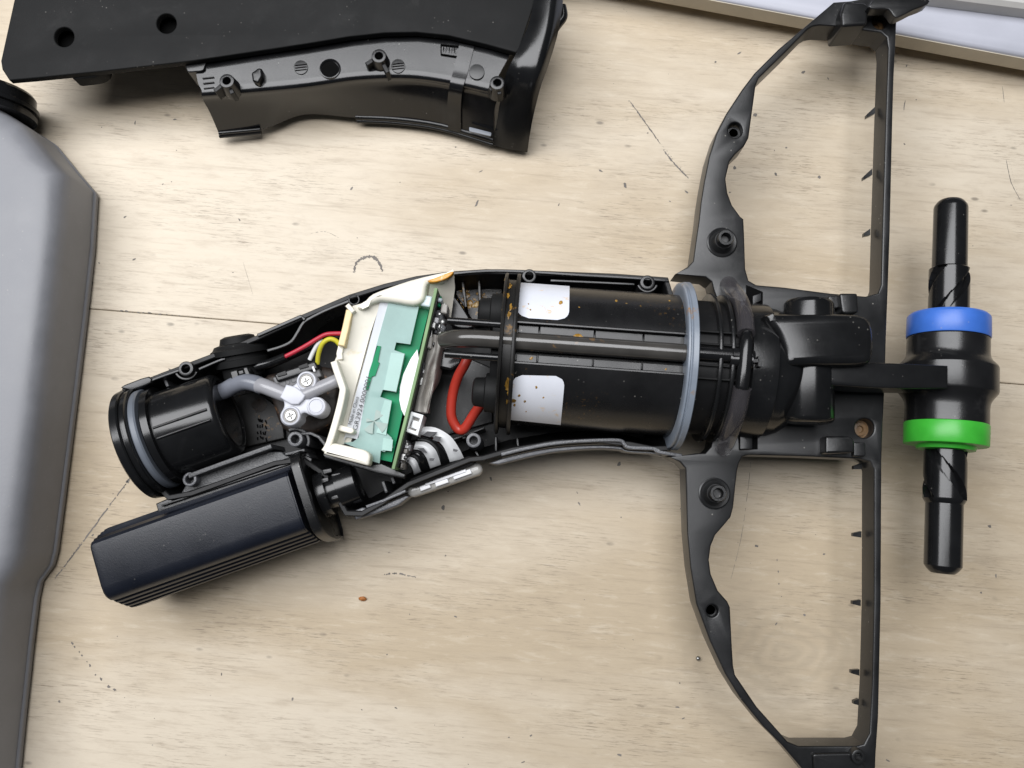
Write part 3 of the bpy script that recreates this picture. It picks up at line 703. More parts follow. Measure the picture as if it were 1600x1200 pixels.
hole_b = [(1155, 724), (1160, 714), (1170, 711), (1250, 713), (1343, 717), (1360, 721), (1366, 734), (1366, 940), (1363, 1070), (1359, 1146), (1350, 1163), (1338, 1166), (1248, 1166), (1231, 1159), (1183, 1105), (1149, 1055), (1146, 1040), (1144, 1009), (1141, 949), (1137, 940), (1122, 923), (1111, 897), (1108, 875), (1111, 853), (1118, 836), (1133, 819), (1142, 808), (1146, 793), (1152, 736)]
frame = prism('head_frame', outer, FZ, 20.5, M['frame'], vac, [hole_t, hole_b, circ(1149, 203, 11, 20, 12), circ(1113, 954.5, 9, 20, 9.5), circ(1351, 669, 15, 24), circ(1376, 32, 13, 24)], .55)
for px, py, s in ((1128, 379, 1), (1116, 771, 1)):
    c = W(px, py, FZ); q = Vector((c.x, c.y, FZ - .3))
    b = lathe('post_base', q, q + Vector((0, 0, 1)), [(0, 5.2), (.7, 5.1), (.9, 4.7), (.6, 4.0), (1.6, 3.6), (3.0, 2.9)], M['black'], frame, 32)
    cc = Vector((c.x, c.y, FZ + 5.5)); t_ = bmesh.new()
    add_lathe(t_, Vector((c.x, c.y, FZ)), cc, [(0, 2.9), (5.2, 2.7), (5.5, 2.5), (5.5, 1.7), (5.2, 1.5), (-1, 1.4), (-1.02, .05)], 28)
    emit('screw_post', t_, M['black_gloss'], b)
for (px, py), mm in (((1351, 669), 'rust'), ((1376, 32), 'rust')):
    c = W(px, py, FZ); q = Vector((c.x, c.y, FZ - 5))
    b = lathe('hole_bottom', q, q + Vector((0, 0, 1)), [(0, 3.6), (.5, 3.6), (.6, 2.4), (1.2, 2.2), (1.3, 1.2), (.6, 1.0)], M[mm], frame, 24)
for px, py in ((1149, 203), (1113, 954.5)):
    c = W(px, py, FZ); bm = bmesh.new(); q = Vector((c.x, c.y, FZ - 3))
    add_lathe(bm, q, q + Vector((0, 0, 1)), [(0, 2.35), (.6, 2.3), (.6, 1.5), (0, 1.5)], 24); emit('hole_ledge', bm, M['black_gloss'], frame)
# blocks and clips standing on the frame
prism('corner_block', rounded([(1314, 20), (1320, 2), (1352, 4), (1358, 10), (1355, 38), (1316, 41)], 4), 35, 22, M['black'], frame, b=.9)
prism('corner_wing', smooth([(1357, 10), (1375, -8), (1410, -14), (1449, -4), (1450, 6), (1428, 15), (1404, 27), (1396, 24), (1388, 14), (1370, 14)], 2), 38, 34, M['black'], frame, b=.5)
prism('wing_post', [(1370, -12), (1410, -12), (1404, 12), (1380, 10)], 34, 24, M['black'], frame)
prism('clip_block', rounded([(1312, 458), (1340, 458), (1342, 488), (1322, 491), (1316, 488)], 4), 35.5, 28, M['black'], frame, b=.7)
prism('clip_block', rounded([(1294, 462), (1314, 460), (1316, 480), (1298, 484)], 4), 33, 28, M['frame'], frame, b=.5)
prism('clip_block', rounded([(1290, 681), (1330, 681), (1336, 690), (1335, 707), (1290, 709)], 4), 35, 28, M['black'], frame, b=.8)
prism('clip_block', rounded([(1334, 691), (1352, 691), (1353, 713), (1334, 713)], 3), 32, 28, M['frame'], frame, b=.4)
prism('clip_recess_shade', [(1166, 445), (1192, 456), (1192, 482), (1166, 478)], 30.3, 29, M['hole'], frame, b=.05)  # black pad on the plate, painting the shade of a recess
prism('clip_tab', [(1176, 462), (1190, 457), (1190, 470), (1176, 476)], 31.2, 29, M['frame'], frame, b=.3)
prism('clip_recess_shade', [(1152, 672), (1184, 664), (1184, 702), (1156, 704)], 30.3, 29, M['hole'], frame, b=.05)  # recess shade again as a black pad, not cut in
prism('clip_tab', rounded([(1156, 676), (1176, 674), (1176, 702), (1156, 703)], 3), 31.4, 29, M['frame'], frame, b=.3)
prism('clip_tab', rounded([(1184, 656), (1204, 653), (1198, 661), (1186, 664)], 2), 33, 29, M['frame'], frame, b=.4)
prism('collar_recess_shade', [(1112, 470), (1170, 470), (1180, 670), (1112, 672)], 30.25, 29, M['hole'], frame, b=.05)  # black sheet over the plate standing in for the shaded collar opening
# teeth along the inner wall of the long bar
for px, py, dx, dy in ((1363, 172, -9, 9), (1359, 268, -10, 10), (1356, 362, -6, 4), (1343, 728, -9, 2), (1342, 835, -9, 0), (1341, 942, -9, -1), (1339, 1051, -9, -2), (1338, 1097, -4, 0)):
    bm = bmesh.new(); add_slab(bm, [(px + 4, py - 5, 23), (px + dx, py + dy - 2, 23), (px + dx, py + dy + 3, 23), (px + 4, py + 5, 23)], 1.6); emit('tooth', bm, M['black'], frame)
# bottom corner pocket
prism('corner_block', rounded([(1270, 1178), (1352, 1176), (1350, 1215), (1274, 1225)], 5), 31.4, 26, M['black'], frame, b=.6)
boss('screw_post', 1342, 1183, 33, 26, 2.2, 1.1, M['black'], frame)
# arm corner ramp piece
# ---- pivot
pz = 47
piv = prism('pivot_block', smooth([(1196, 492), (1206, 489), (1225, 489), (1260, 489), (1310, 489), (1345, 491), (1360, 499), (1366, 515), (1367, 540), (1364, 560), (1354, 568), (1310, 570), (1270, 570), (1232, 570), (1227, 552), (1217, 527), (1204, 507), (1198, 498)], 3), 52, 33, M['black_gloss'], vac, b=2.4)
pA, pB = W(1263, 470, 41), W(1263, 662, 41)
lathe('pivot_pin', pA, pB, [(0, 5.5), (.3, 6.9), (1.1, 7.6), (1.8, 7.8), ((pB - pA).length - 1.8, 7.8), ((pB - pA).length - 1, 7.5), ((pB - pA).length - .3, 6.8), ((pB - pA).length, 5.5)], M['black_gloss'], piv, 56)
c = W(1293, 531, 51); lathe('injection_mark', Vector((c.x, c.y, 50.8)), Vector((c.x, c.y, 52)), [(0, 1.6), (.35, 1.55), (.4, 1.2), (.3, 1.1), (.3, .3), (.45, .2)], M['black_gloss'], piv, 22)
prism('arm', [(1240, 570), (1300, 569), (1365, 566), (1420, 568), (1482, 571), (1482, 607), (1420, 607), (1365, 606), (1300, 602), (1242, 597)], 46.9, 36, M['black_gloss'], piv, b=.7)
# ---- spindle with blue and green rings
hA, hB = W(1486, 313, 31), W(1473, 896, 31); hd = (hB - hA).normalized()
def ty(py):                      # photo row on the axis -> mm from hA
    x = 1486 + (1473 - 1486) * (py - 313) / 583
    return (W(x, py, 31) - hA).dot(hd)
R = lambda px: px / 5.3
hub = lathe('hub', hA, hB, [(ty(528), R(50)), (ty(528), R(64)), (ty(531), R(65.5)), (ty(553), R(65.5)), (ty(559), R(66.5)), (ty(564), R(69)), (ty(572), R(77.5)), (ty(575), R(79)), (ty(611), R(79.5)), (ty(614), R(78.5)), (ty(624), R(70)), (ty(630), R(67)), (ty(638), R(66)), (ty(662), R(66)), (ty(664), R(50))], M['hub'], vac, 72, None, 20)
lathe('ring', hA, hB, [(ty(493), R(42)), (ty(492), R(48)), (ty(493), R(62)), (ty(496), R(65.5)), (ty(498), R(66.5)), (ty(527.5), R(67)), (ty(529), R(66)), (ty(529), R(50))], M['blue'], hub, 72)['label'] = 'blue ring'
lathe('ring', hA, hB, [(ty(662.5), R(50)), (ty(662.5), R(66)), (ty(664), R(67)), (ty(694), R(66.5)), (ty(696), R(65.5)), (ty(697), R(58)), (ty(697.5), R(48)), (ty(703), R(46)), (ty(704), R(40))], M['lime'], hub, 72)['label'] = 'green ring'
def helix(s, t0, t1, pitch, wgr, dep):
    def fn(t, f, r):
        if t < t0 or t > t1: return r
        ph = (f * s / (2 * math.pi) + t / pitch) % .3333
        return r - dep if ph < wgr else r
    return fn
t0, t1 = ty(420), ty(498)
def pr(ts, r): return [(t, r) for t in ts]
seg = [t0 + (t1 - t0) * k / 46 for k in range(47)]
lathe('shaft', hA, hB, [(0, R(10)), (ty(314), R(19)), (ty(316), R(22)), (ty(322), R(27)), (ty(326), R(28)), (ty(419), R(28.5)), (ty(420), R(31))] + pr(seg[1:], R(33)), M['black_gloss'], hub, 144, helix(-1, t0 + .2, t1, 46, .10, 1.7), 30)
t0, t1 = ty(697), ty(780)
seg = [t0 + (t1 - t0) * k / 46 for k in range(47)]
lathe('shaft', hA, hB, pr(seg, R(34)) + [(ty(785), R(31)), (ty(787), R(29.5)), (ty(884), R(29.5)), (ty(890), R(25)), (ty(893), R(22)), (ty(896), R(18)), (ty(896.5), R(8))], M['black_gloss'], hub, 144, helix(1, t0, t1 - .2, 46, .10, 1.7), 30)

# ---- suction pod at the handle end
dA, dB = W(222, 694, 26), W(352, 648, 26); da, du, dv = basis(dB - dA)
pod = lathe('pod', dA, dB, [(4, 13), (7.2, 15), (7.6, 16.4), (9.8, 16.4), (10, 14.6), (28.5, 14.2), (29.8, 13.4), (30.3, 12.4), (30.4, 11.6), (29.9, 11.2), (29.9, 2)], M['black_gloss'], vac, 72)
lathe('end_flange', dA, dB, [(-1.6, 15), (-1.4, 17.8), (-.8, 18.6), (1.4, 18.9), (1.8, 18.5), (1.9, 17.9), (2.3, 17.9), (2.5, 18.2), (3.6, 18.2), (4.0, 17.6), (4.1, 15)], M['black_gloss'], pod, 80)
lathe('seal', dA, dB, [(4.1, 15), (4.2, 16.8), (4.6, 17.1), (6.0, 17.1), (6.5, 16.7), (6.6, 15)], M['sealgrey'], pod, 80)
for o in (-.5, 3.0):
    bm = bmesh.new(); rr = 14.5
    add_tube(bm, [dA + da * t + dv * o + du * math.sqrt(rr ** 2 - o * o) for t in (10.5, 18, 28)], .45, 8, 2); emit('guide_rail', bm, M['black'], pod, 60)
prism('pod_face_rib', [(343, 640), (349, 650), (356, 668), (353, 669), (346, 655)], 30, 20, M['black'], pod)
# ---- battery
bA, bB = W(188, 886, 23), W(545, 760, 23); ba, bu, bv = basis(bB - bA); BL = (bB - bA).length
# section: (across, up), + across is towards the lower right of the photo when ba points right
sec = [(-9.4, 13.6), (-8.4, 14.3), (-6.5, 14.5), (5, 14.5), (7.4, 14.1), (8.9, 13.2), (9.9, 11.6), (10.1, 9.9), (10.1, 9.2), (10.7, 8.9), (11.1, 8.2), (11.2, 6.4), (11.8, 6.1), (12.1, 5.4), (12.2, 3.4), (12.8, 3.1), (13.1, 2.4), (13.2, .4), (13.7, .1), (13.9, -.6), (13.9, -5), (12.5, -14), (9, -17), (-10, -17), (-13.6, -13), (-13.2, 3), (-12.4, 3.4), (-12.3, 6.0), (-11.5, 6.4), (-11.4, 8.6), (-10.7, 9.0), (-10.4, 11.4), (-9.6, 12.6)]
bside = -1 if (bv.y > 0) else 1
def sweep(name, sec, a0, prof, mat, par, angle=28):
    """prof: [(t along the axis, scale)]"""
    bm = bmesh.new(); rings = []
    for t, s in prof: rings.append([bm.verts.new(bA + ba * t + bv * (x * bside * s) + bu * (z * s)) for x, z in sec])
    n = len(sec)
    for i in range(len(rings) - 1):
        for k in range(n): bm.faces.new((rings[i][k], rings[i][(k + 1) % n], rings[i + 1][(k + 1) % n], rings[i + 1][k]))
    for r in (rings[0], rings[-1]):
        for t in tessellate_polygon([[Vector((x, z, 0)) for x, z in sec]]): bm.faces.new([r[i] for i in t])
    return emit(name, bm, mat, par, angle)
bat = sweep('battery', sec, 0, [(-1.0, .93), (-.2, .985), (1.2, 1.0), (BL - 15, 1.0), (BL - 14.9, .99), (BL - 14.5, .99)], M['battery'], vac)
fl = [(-12.5, 14.6), (-8, 15.9), (4, 15.9), (9, 15), (12.2, 12), (14, 6), (15, -1), (15, -6), (13, -16), (-14, -16), (-15.6, -8), (-15.6, 4), (-14.8, 11)]
sweep('end_flange', [tuple(p[:2]) for p in smooth(fl, 3)], 0, [(BL - 12.6, .97), (BL - 12.3, 1.0), (BL - 9.8, 1.01), (BL - 9.3, .99), (BL - 9.2, .93), (BL - 10, .9)], M['black'], bat)
prism('rail_block', [(243, 787), (268, 776), (470, 708), (488, 716), (485, 730), (250, 812)], 27, 12, M['black'], bat, b=.5)
for k, (y0, y1) in enumerate(((790, 726), (799, 733))): wall('rail_rib', [(252, y0), (470, y1 - 8)], 28.2, 22, .7, M['black'], bat)
# contacts and plug past the flange
pA2, pB2 = bA + ba * (BL - 9) + bu * 3, bA + ba * (BL + 8) + bu * 3
lathe('plug', pA2, pB2, [(0, 7.5), (3, 7.5), (3.2, 5.4), (6, 5.4), (6.3, 6.6), (12.5, 6.4), (13, 5.6), (13.1, 2)], M['black_gloss'], bat, 40)
for px, py, w_ in ((508, 738, 10), (522, 745, 10), (516, 763, 20), (521, 778, 10), (505, 752, 8)):
    prism('latch_tab', rounded([(px - w_ * .5, py - 4), (px + w_, py - 7), (px + w_ + 1, py), (px - w_ * .5 + 2, py + 4)], 1.5), 31, 20, M['frame'] if w_ == 20 else M['black'], bat, b=.3)

# ---- cream bracket with the circuit board
brk = prism('board_bracket', smooth([(572, 467), (582, 458), (605, 449), (640, 437), (680, 427), (703, 423), (709, 426), (700, 434), (688, 440), (671, 441), (666, 448), (664, 463), (658, 472), (645, 476), (620, 472), (598, 469), (590, 470), (580, 474), (570, 480), (563, 483), (557, 479), (570, 473)], 2), 40, 34, M['cream'], vac, b=1.6)
slab('bracket_edge', [(709, 424, 39.5), (711, 450, 33), (704, 500, 26), (690, 500, 26), (668, 470, 33), (672, 444, 38)], 1.2, M['cream'], brk)
prism('stained_corner', smooth([(668, 439), (685, 432), (706, 424), (708, 427), (700, 434), (688, 439), (676, 441)], 2), 40.25, 38, M['amber'], brk, b=.4)
wall('stained_rim', [(546, 484), (540, 512), (533, 540)], 40, 26, 2.3, M['creamstain'], brk, .5)
wall('rim', [(550, 479), (544, 484)], 40.4, 30, 3.4, M['cream'], brk, .6)
wall('rim', [(533, 540), (530, 552), (531, 562)], 37.5, 24, 2.0, M['cream'], brk, .5)
wall('rim', smooth([(521, 564), (526, 580), (534, 603), (535, 613), (528, 645), (514, 692), (506, 706)], 3, False), 41, 22, 2.2, M['cream'], brk, .6)
ribbon('inner_wall', [[(552, 478, 39), (541, 520, 38), (530, 550, 37), (523, 566, 37), (536, 612, 37.5), (526, 655, 37.5), (516, 700, 38)],
                       [(574, 472, 38), (562, 520, 36), (550, 555, 35.4), (545, 575, 35.2), (545, 614, 35.2), (536, 655, 35), (527, 696, 35)],
                       [(596, 469, 36.6), (579, 520, 35.5), (569, 556, 35), (564, 575, 34.8), (553, 616, 34.2), (544, 655, 33.9), (538, 694, 33.4)]], 1.0, M['cream'], brk, 1, 1, 60)
prism('tray_floor', [(565, 485), (606, 472), (578, 560), (560, 650), (548, 692), (522, 690)], 33, 30, M['cream'], brk, b=.1)
prism('cross_rib', rounded([(524, 662), (551, 669), (554, 674), (549, 678), (522, 671)], 3), 39, 28, M['cream'], brk, b=.5)
prism('ledge', rounded([(522, 692), (570, 703), (577, 708), (579, 714), (576, 728), (504, 709), (512, 696)], 4), 41, 36, M['cream'], brk, b=.9)
prism('under_plate', [(504, 709), (576, 727), (596, 724), (634, 741), (632, 748), (590, 740), (508, 716)], 33, 27, M['black'], brk, b=.4)
_W = W
def W(px, py, h): return _W(px, py, h + 2.2)          # this group sits 2.2 mm higher in the tray
# label strip with its print
lb = slab('label_strip', [(594, 471, 35), (607, 472, 34.4), (583, 560, 33), (571, 620, 32.2), (563, 672, 31.8), (558, 686, 31.8), (541, 683, 31.8), (537, 690, 31.6), (541, 672, 32), (556, 615, 32.4), (571, 560, 33.2)], .4, M['labelstrip'], brk)
def on_label(name, body, p0, p1, h0, h1, size, sx=1.0):
    a, b = W(*p0, h0), W(*p1, h1); text(name, body, a, b - a, Vector((.05, .05, 1)), size, M['ink'], lb, .02, sx)
on_label('print', 'GR2924.0000001', (557.5, 673), (585, 566), 32.6, 33.9, 2.1, 1.22)
on_label('print', 'Made in China', (549, 664), (563, 612), 32.75, 33.5, 1.6, 1.0)
bm = bmesh.new()
for k in range(9):
    f = k / 9; x, y = 575 + 15 * f, 586 - 52 * f; h_ = 33.55 + .9 * f
    add_wall(bm, [(x - 2.5, y - .6), (x + 2.2 + (k % 3), y + .6)], h_, h_ - .2, .35 + .2 * (k % 2), .02)
tri = [(584, 520), (593, 507), (594, 526)]
for i in range(3): add_wall(bm, [tri[i - 1], tri[i]], 35.1, 34.9, .32, .02)
add_wall(bm, [(592, 502), (597, 482)], 35.5, 35.3, .4, .02)
for a_, b_ in (((592, 501), (597, 502)), ((594, 492), (599, 493)), ((597, 483), (602, 484)), ((597, 502), (602, 484))): add_wall(bm, [a_, b_], 35.6, 35.4, .35, .02)
emit('print_symbol', bm, M['ink'], lb)
# diffuser, solder-masked face, white disc
slab('solder_mask', [(600, 473, 32), (655, 476, 31.5), (672, 478, 31.3), (650, 565, 30.5), (628, 650, 29.8), (612, 722, 29), (560, 710, 29), (572, 600, 30)], 1.4, M['green'], brk)
dif = slab('diffuser', [(607, 472, 35), (655, 477, 34.8), (641, 538, 33.8), (619, 535, 33.8), (616, 547, 33.6), (633, 553, 33.6), (619, 613, 32.8), (598, 609, 32.8), (594, 620, 32.7), (612, 626, 32.6), (603, 676, 32), (612, 684, 31.9), (614, 700, 31.7), (600, 706, 31.6), (595, 704, 31.6), (593, 724, 31.4), (577, 719, 31.4), (578, 708, 31.6), (537, 692, 31.8), (552, 690, 31.9), (560, 684, 31.9), (571, 620, 32.3), (573, 609, 32.4), (581, 588, 32.8), (586, 586, 32.9), (593, 566, 33.2), (589, 566, 33.2), (595, 541, 33.6), (588, 540, 33.6)], .9, M['teal'], brk)
M['teal2'] = plastic('bright_diffuser', (.37, .54, .50), .25, .06, spec=.25)
slab('light_guide', [(611, 551, 34.3), (632, 553, 34.3), (619, 612, 33.4), (599, 609, 33.4)], .6, M['teal2'], dif)
slab('light_guide', [(601, 625, 33.2), (612, 627, 33.2), (603, 680, 32.4), (588, 676, 32.4), (592, 664, 32.5), (598, 660, 32.6), (593, 655, 32.6), (595, 645, 32.8)], .6, M['teal2'], dif)
slab('light_guide', rounded([(599, 684), (614, 687), (613, 704), (598, 704)], 4, 2) and [(599, 684, 32.6), (614, 687, 32.6), (612, 705, 32.3), (597, 703, 32.3)], .7, M['teal2'], dif)
M['lead'] = plastic('grey_leadframe', (.27, .35, .32), .4, .2)
bm = bmesh.new(); cx, cy = 584, 658
for f0, f1, r1 in ((-80, -30, 18), (10, 55, 22), (95, 140, 20), (175, 205, 12)):
    q = [(cx, cy, 32.75)] + [(cx + r1 * math.cos(math.radians(f0 + (f1 - f0) * k / 4)), cy + r1 * math.sin(math.radians(f0 + (f1 - f0) * k / 4)), 32.75) for k in range(5)]
    add_slab(bm, q, .3)
emit('led_frame', bm, M['lead'], dif)
prism('led', circ(cx, cy - 2, 5, 14), 33.4, 32.4, M['white'], dif, b=.4)
slab('green_window', [(590, 540, 34.1), (595, 541, 34.1), (590, 566, 33.7), (593, 567, 33.7), (586, 587, 33.4), (581, 588, 33.4), (575, 609, 33.0), (571, 609, 33.0), (577, 580, 33.4)], .3, M['green'], brk)
slab('white_disc', [(652, 546, 32.4), (642, 560, 32.3), (630, 585, 32), (625, 605, 31.8), (624, 625, 31.5), (627, 640, 31.4), (632, 650, 31.2), (655, 565, 32.3)], .4, M['white'], brk)
W = _W
prism('spacer', rounded([(657, 459), (676, 463), (672, 480), (656, 477)], 3), 38, 30, plastic('clear_grey', (.52, .60, .64), .3, .05), brk, b=.6)
prism('spacer', rounded([(680, 463), (692, 466), (690, 472), (679, 470)], 3), 38, 33, plastic('clear_grey_b', (.52, .60, .64), .3, .05), brk, b=.6)
# board seen on its edge, and the parts soldered to its far face
brd = wall('circuit_board', [(681.5, 450), (668, 510), (652, 580), (635, 650), (614, 733)], 42, 24, 1.0, M['pcbedge'], brk, .15)
wall('solder_side', [(685, 458), (671, 512), (656, 580), (640, 648), (620, 730)], 39, 24, .7, M['black_dark'], brd, .1)
for k, (px, py, w_, h_, mt) in enumerate(((686, 470, 4, 9, 'green'), (684, 490, 5, 7, 'ink'), (689, 497, 6, 10, 'ink'), (678, 508, 4, 6, 'steel'), (673, 522, 3.5, 9, 'steel'), (667, 545, 4, 8, 'white'), (672, 535, 4, 10, 'glue'), (660, 596, 4, 8, 'steel'), (650, 612, 3, 6, 'white'), (645, 628, 2.5, 6, 'steel'), (631, 692, 6, 6, 'steel'), (637, 698, 5, 7, 'silver'), (629, 714, 6, 7, 'steel'), (634, 706, 4, 5, 'silver'), (626, 727, 7, 7, 'glue'), (695, 482, 5, 8, 'glue'), (681, 500, 5, 5, 'silver'), (690, 512, 6, 6, 'ink'))):
    prism('component', rounded([(px - w_, py - h_), (px + w_, py - h_ + 1.5), (px + w_ - 2, py + h_), (px - w_ - 2, py + h_ - 1.5)], 1.5), 36 - (k % 3) * 1.5, 26, M[mt], brd, b=.4)
rnd = random.Random(3)
for k in range(46):
    f = rnd.random(); px = 687 - 66 * f + rnd.uniform(-3, 11); py = 468 + 262 * f
    if .32 < f < .78 and px > 690 - 66 * f: continue
    w_, h_ = rnd.uniform(1.2, 3.0), rnd.uniform(1.5, 4.0)
    prism('component', [(px - w_, py - h_), (px + w_, py - h_ + .8), (px + w_ - 1, py + h_), (px - w_ - 1, py + h_ - .8)], rnd.uniform(32, 37), 26, M[rnd.choice(('ink', 'ink', 'steel', 'silver', 'glue', 'black_gloss'))], brd, b=.25)
chip = slab('chip', [(659, 566, 37), (664, 567, 37), (659, 588, 36), (653, 587, 36)], 3, M['ink'], brd)
for k in range(5):
    x, y = 657 - k * .9, 570 + 4 * k; bm = bmesh.new(); add_slab(bm, [(x - 3, y, 37), (x, y + .4, 37), (x - .5, y + 2, 37), (x - 3.4, y + 1.6, 37)], .6); emit('pin', bm, M['silver'], brd)
# lump of dull potting glue and foil behind the board
rows = []
for i, f in enumerate((0, .2, .4, .6, .8, 1)):
    x0, y0 = 678 - 26 * f, 522 + 120 * f
    rows.append([(x0 - 6, y0, 33), (x0 + 2 + random.uniform(-2, 2), y0 + 1, 36.5 + random.uniform(-1, 1)), (x0 + 9 + random.uniform(-2, 2), y0 + 2, 34 + random.uniform(-1.5, 1.5)), (x0 + 15, y0 + 3, 35 + random.uniform(-1.5, 1)), (x0 + (24 if 0 < i < 4 else 18) + random.uniform(-3, 3), y0 + 4, 26)])
ribbon('potting_glue', rows, 1.0, M['glue'], brd, 4, 4, 60)
for k in range(5):
    px, py = 686 + random.uniform(-4, 8), 486 + 9 * k
    bm = bmesh.new(); bmesh.ops.create_icosphere(bm, subdivisions=2, radius=1.5, matrix=Matrix.Translation(W(px, py, 33))); emit('solder_blob', bm, M['clear'] if k % 2 else M['steel'], brd, 80)
# white socket
con = prism('socket', [(640.5, 642), (662, 648.5), (653, 681), (630.5, 673)], 39, 30, M['white'], brk, [[(645, 650), (656, 653.5), (650, 674), (638, 669.5)]], .3)
prism('socket_floor', [(645, 650), (657, 653.5), (650, 675), (638, 670)], 36, 31, M['glue'], con, b=0)
prism('socket_key', [(645, 656), (655, 659), (651, 671), (642, 668)], 38, 31, M['white'], con, b=.3)
# black holder behind the board
prism('cable_block', rounded([(690, 545), (722, 550), (722, 568), (706, 580), (684, 575)], 4), 30, 18, M['black_gloss'], brk, b=1)
# ribbon hoops
def band(outer, inner, h0, h1, mat, nm, par):
    n = 14; o = [smooth(outer, n // (len(outer) - 1) + 1, False), smooth(inner, n // (len(inner) - 1) + 1, False)]
    m = min(len(o[0]), len(o[1])); g = []
    for k in range(m):
        a, b = o[0][k], o[1][k]; t = k / (m - 1); h = h0 + (h1 - h0) * t + 2.5 * math.sin(math.pi * t)
        g.append([(a[0], a[1], h - 1.0), (.5 * (a[0] + b[0]), .5 * (a[1] + b[1]), h), (b[0], b[1], h - 1.2)])
    rows = [[g[k][j] for k in range(m)] for j in range(3)]
    return ribbon(nm, rows, .5, mat, par, 1, 3, 60)
flex = band([(658, 667), (680, 668), (703, 681), (717, 700), (725, 716)], [(654, 679), (674, 682), (690, 694), (698, 708), (703, 722)], 33, 27, M['white'], 'flex_cable', vac)
band([(654, 680), (674, 683), (690, 695), (698, 709), (703, 723)], [(652, 688), (668, 690), (680, 700), (685, 712), (689, 726)], 32, 26.5, M['black_gloss'], 'black_band', flex)
band([(650, 690), (666, 691), (679, 701), (685, 713), (689, 726)], [(646, 702), (657, 704), (665, 713), (669, 722), (672, 732)], 31.5, 26, M['white'], 'white_band', flex)
band([(645, 703), (656, 705), (664, 714), (668, 723), (671, 733)], [(640, 712), (648, 714), (653, 721), (656, 729), (659, 736)], 31, 26, M['black_gloss'], 'black_band', flex)
band([(640, 714), (647, 716), (652, 722), (655, 730), (658, 737)], [(636, 722), (640, 725), (644, 731), (646, 737), (647, 742)], 30.5, 25.5, M['white'], 'white_band', flex)
bm = bmesh.new()
for q in ([(668, 674), (684, 675), (672, 683), (660, 680)], [(680, 681), (690, 683), (684, 690), (676, 687)], [(652, 700), (662, 700), (668, 708), (658, 705)], [(708, 701), (716, 703), (713, 706), (708, 705)], [(671, 716), (679, 716), (677, 720), (671, 720)]):
    add_slab(bm, [(x, y, 34.2 if y < 694 else 32.6) for x, y in q], .3)
emit('print', bm, M['ink'], flex)
# rubber switch pad in the housing wall and its clear cover
def oval(p, q, w, n=10):
    a, b = Vector(p), Vector(q); d = (b - a).normalized(); nn = Vector((-d.y, d.x)); f = math.atan2(nn.y, nn.x); out = []
    for c, s in ((a, f), (b, f + math.pi)):
        for k in range(n + 1):
            g = s + math.pi * k / n; out.append((c.x + w * math.cos(g), c.y + w * math.sin(g)))
    return out
pad = prism('switch_pad', oval((646, 754), (733, 720), 7.5), 28, 14, M['black_matte'], vac, b=.7)
wall('pad_groove', [(646, 756), (690, 741), (738, 721)], 28.3, 27.6, .5, M['hole'], pad, .05)
cv = prism('clear_cover', oval((645, 767), (744, 733), 10), 25, 17, plastic('clear_cover', (.36, .35, .33), .18, .15), pad, b=1.5)
bm = bmesh.new()
for a_, b_ in (((656, 764), (672, 758)), ((680, 757), (700, 750)), ((708, 746), (736, 736))): add_wall(bm, [a_, b_], 25.8, 24, 1.7, .3)
add_wall(bm, [(664, 757), (728, 735)], 26.2, 24, 1.0, .2)
emit('silver_print', bm, M['silver'], pad)

# ---- valve, hoses, wires
vbase = prism('pump', smooth([(412, 590), (440, 580), (505, 572), (528, 590), (525, 650), (500, 672), (470, 680), (440, 668), (425, 630)], 3), 22, 6, M['dirt'], vac, b=2)
prism('pump_box', rounded([(425, 590), (494, 568), (503, 588), (434, 612)], 3), 27, 16, plastic('grey_pump_box', (.12, .12, .125), .5, .2, .3), vbase, b=.5)
prism('pump_cap', rounded([(428, 585), (492, 564), (497, 576), (433, 597)], 3), 28.5, 16, M['frame'], vbase, b=.6)
for c_ in ((440, 583), (474, 571)): prism('cap_slot', [(c_[0] - 8, c_[1] + 1), (c_[0] + 6, c_[1] - 4), (c_[0] + 8, c_[1] + 2), (c_[0] - 6, c_[1] + 6)], 29, 28, M['black_dark'], vbase, b=.1)
text('print', '2  DC', W(434, 607, 27.1), W(462, 597, 27.1) - W(434, 607, 27.1), Vector((0, 0, 1)), 2.6, M['ink'], vbase, .03)
prism('white_tick', [(487, 573), (490, 572), (493, 580), (490, 581)], 28.8, 28, M['silver'], vbase, b=.1)
lobes = [(478.5, 595, 15), (453.5, 649.5, 16.5), (494, 636, 15.5)]
bm = bmesh.new()
add_loft(bm, outl(smooth([(463.5, 597), (467, 586), (478, 580), (490, 586), (493.5, 596), (488, 606), (476, 611), (476, 620), (483, 623.5), (493, 620), (503, 624), (509.5, 635), (505, 647), (494, 651.5), (483, 648), (476, 645), (470, 648), (469, 656), (461, 664), (450, 666), (440, 660), (437, 648), (443, 636), (443, 628), (440, 620), (446, 606), (456, 603)], 3), 36), prism_steps(36, 29, .7))
valve = emit('valve', bm, M['valve'], vac, 40)
prism('valve_cap', [(447, 600.5), (461, 604), (471, 611), (477, 618), (473, 625), (466, 632), (455, 632), (446, 627), (437, 621)], 37.4, 30, M['valve'], valve, b=.45)
M['milky'] = plastic('milky_pipe', (.30, .30, .32), .22, .12, .1)
tube('spigot', [(405, 602, 31.5), (414, 604, 32.4), (426, 609, 33), (440, 615, 33.2), (452, 619, 33.2)], lambda t: 2.65 - .35 * t, M['milky'], valve, 20)
tube('spigot', [(462, 621, 35), (476, 616.5, 35), (500, 606, 34.4), (532, 592, 33)], 2.15, M['milky'], valve, 20)
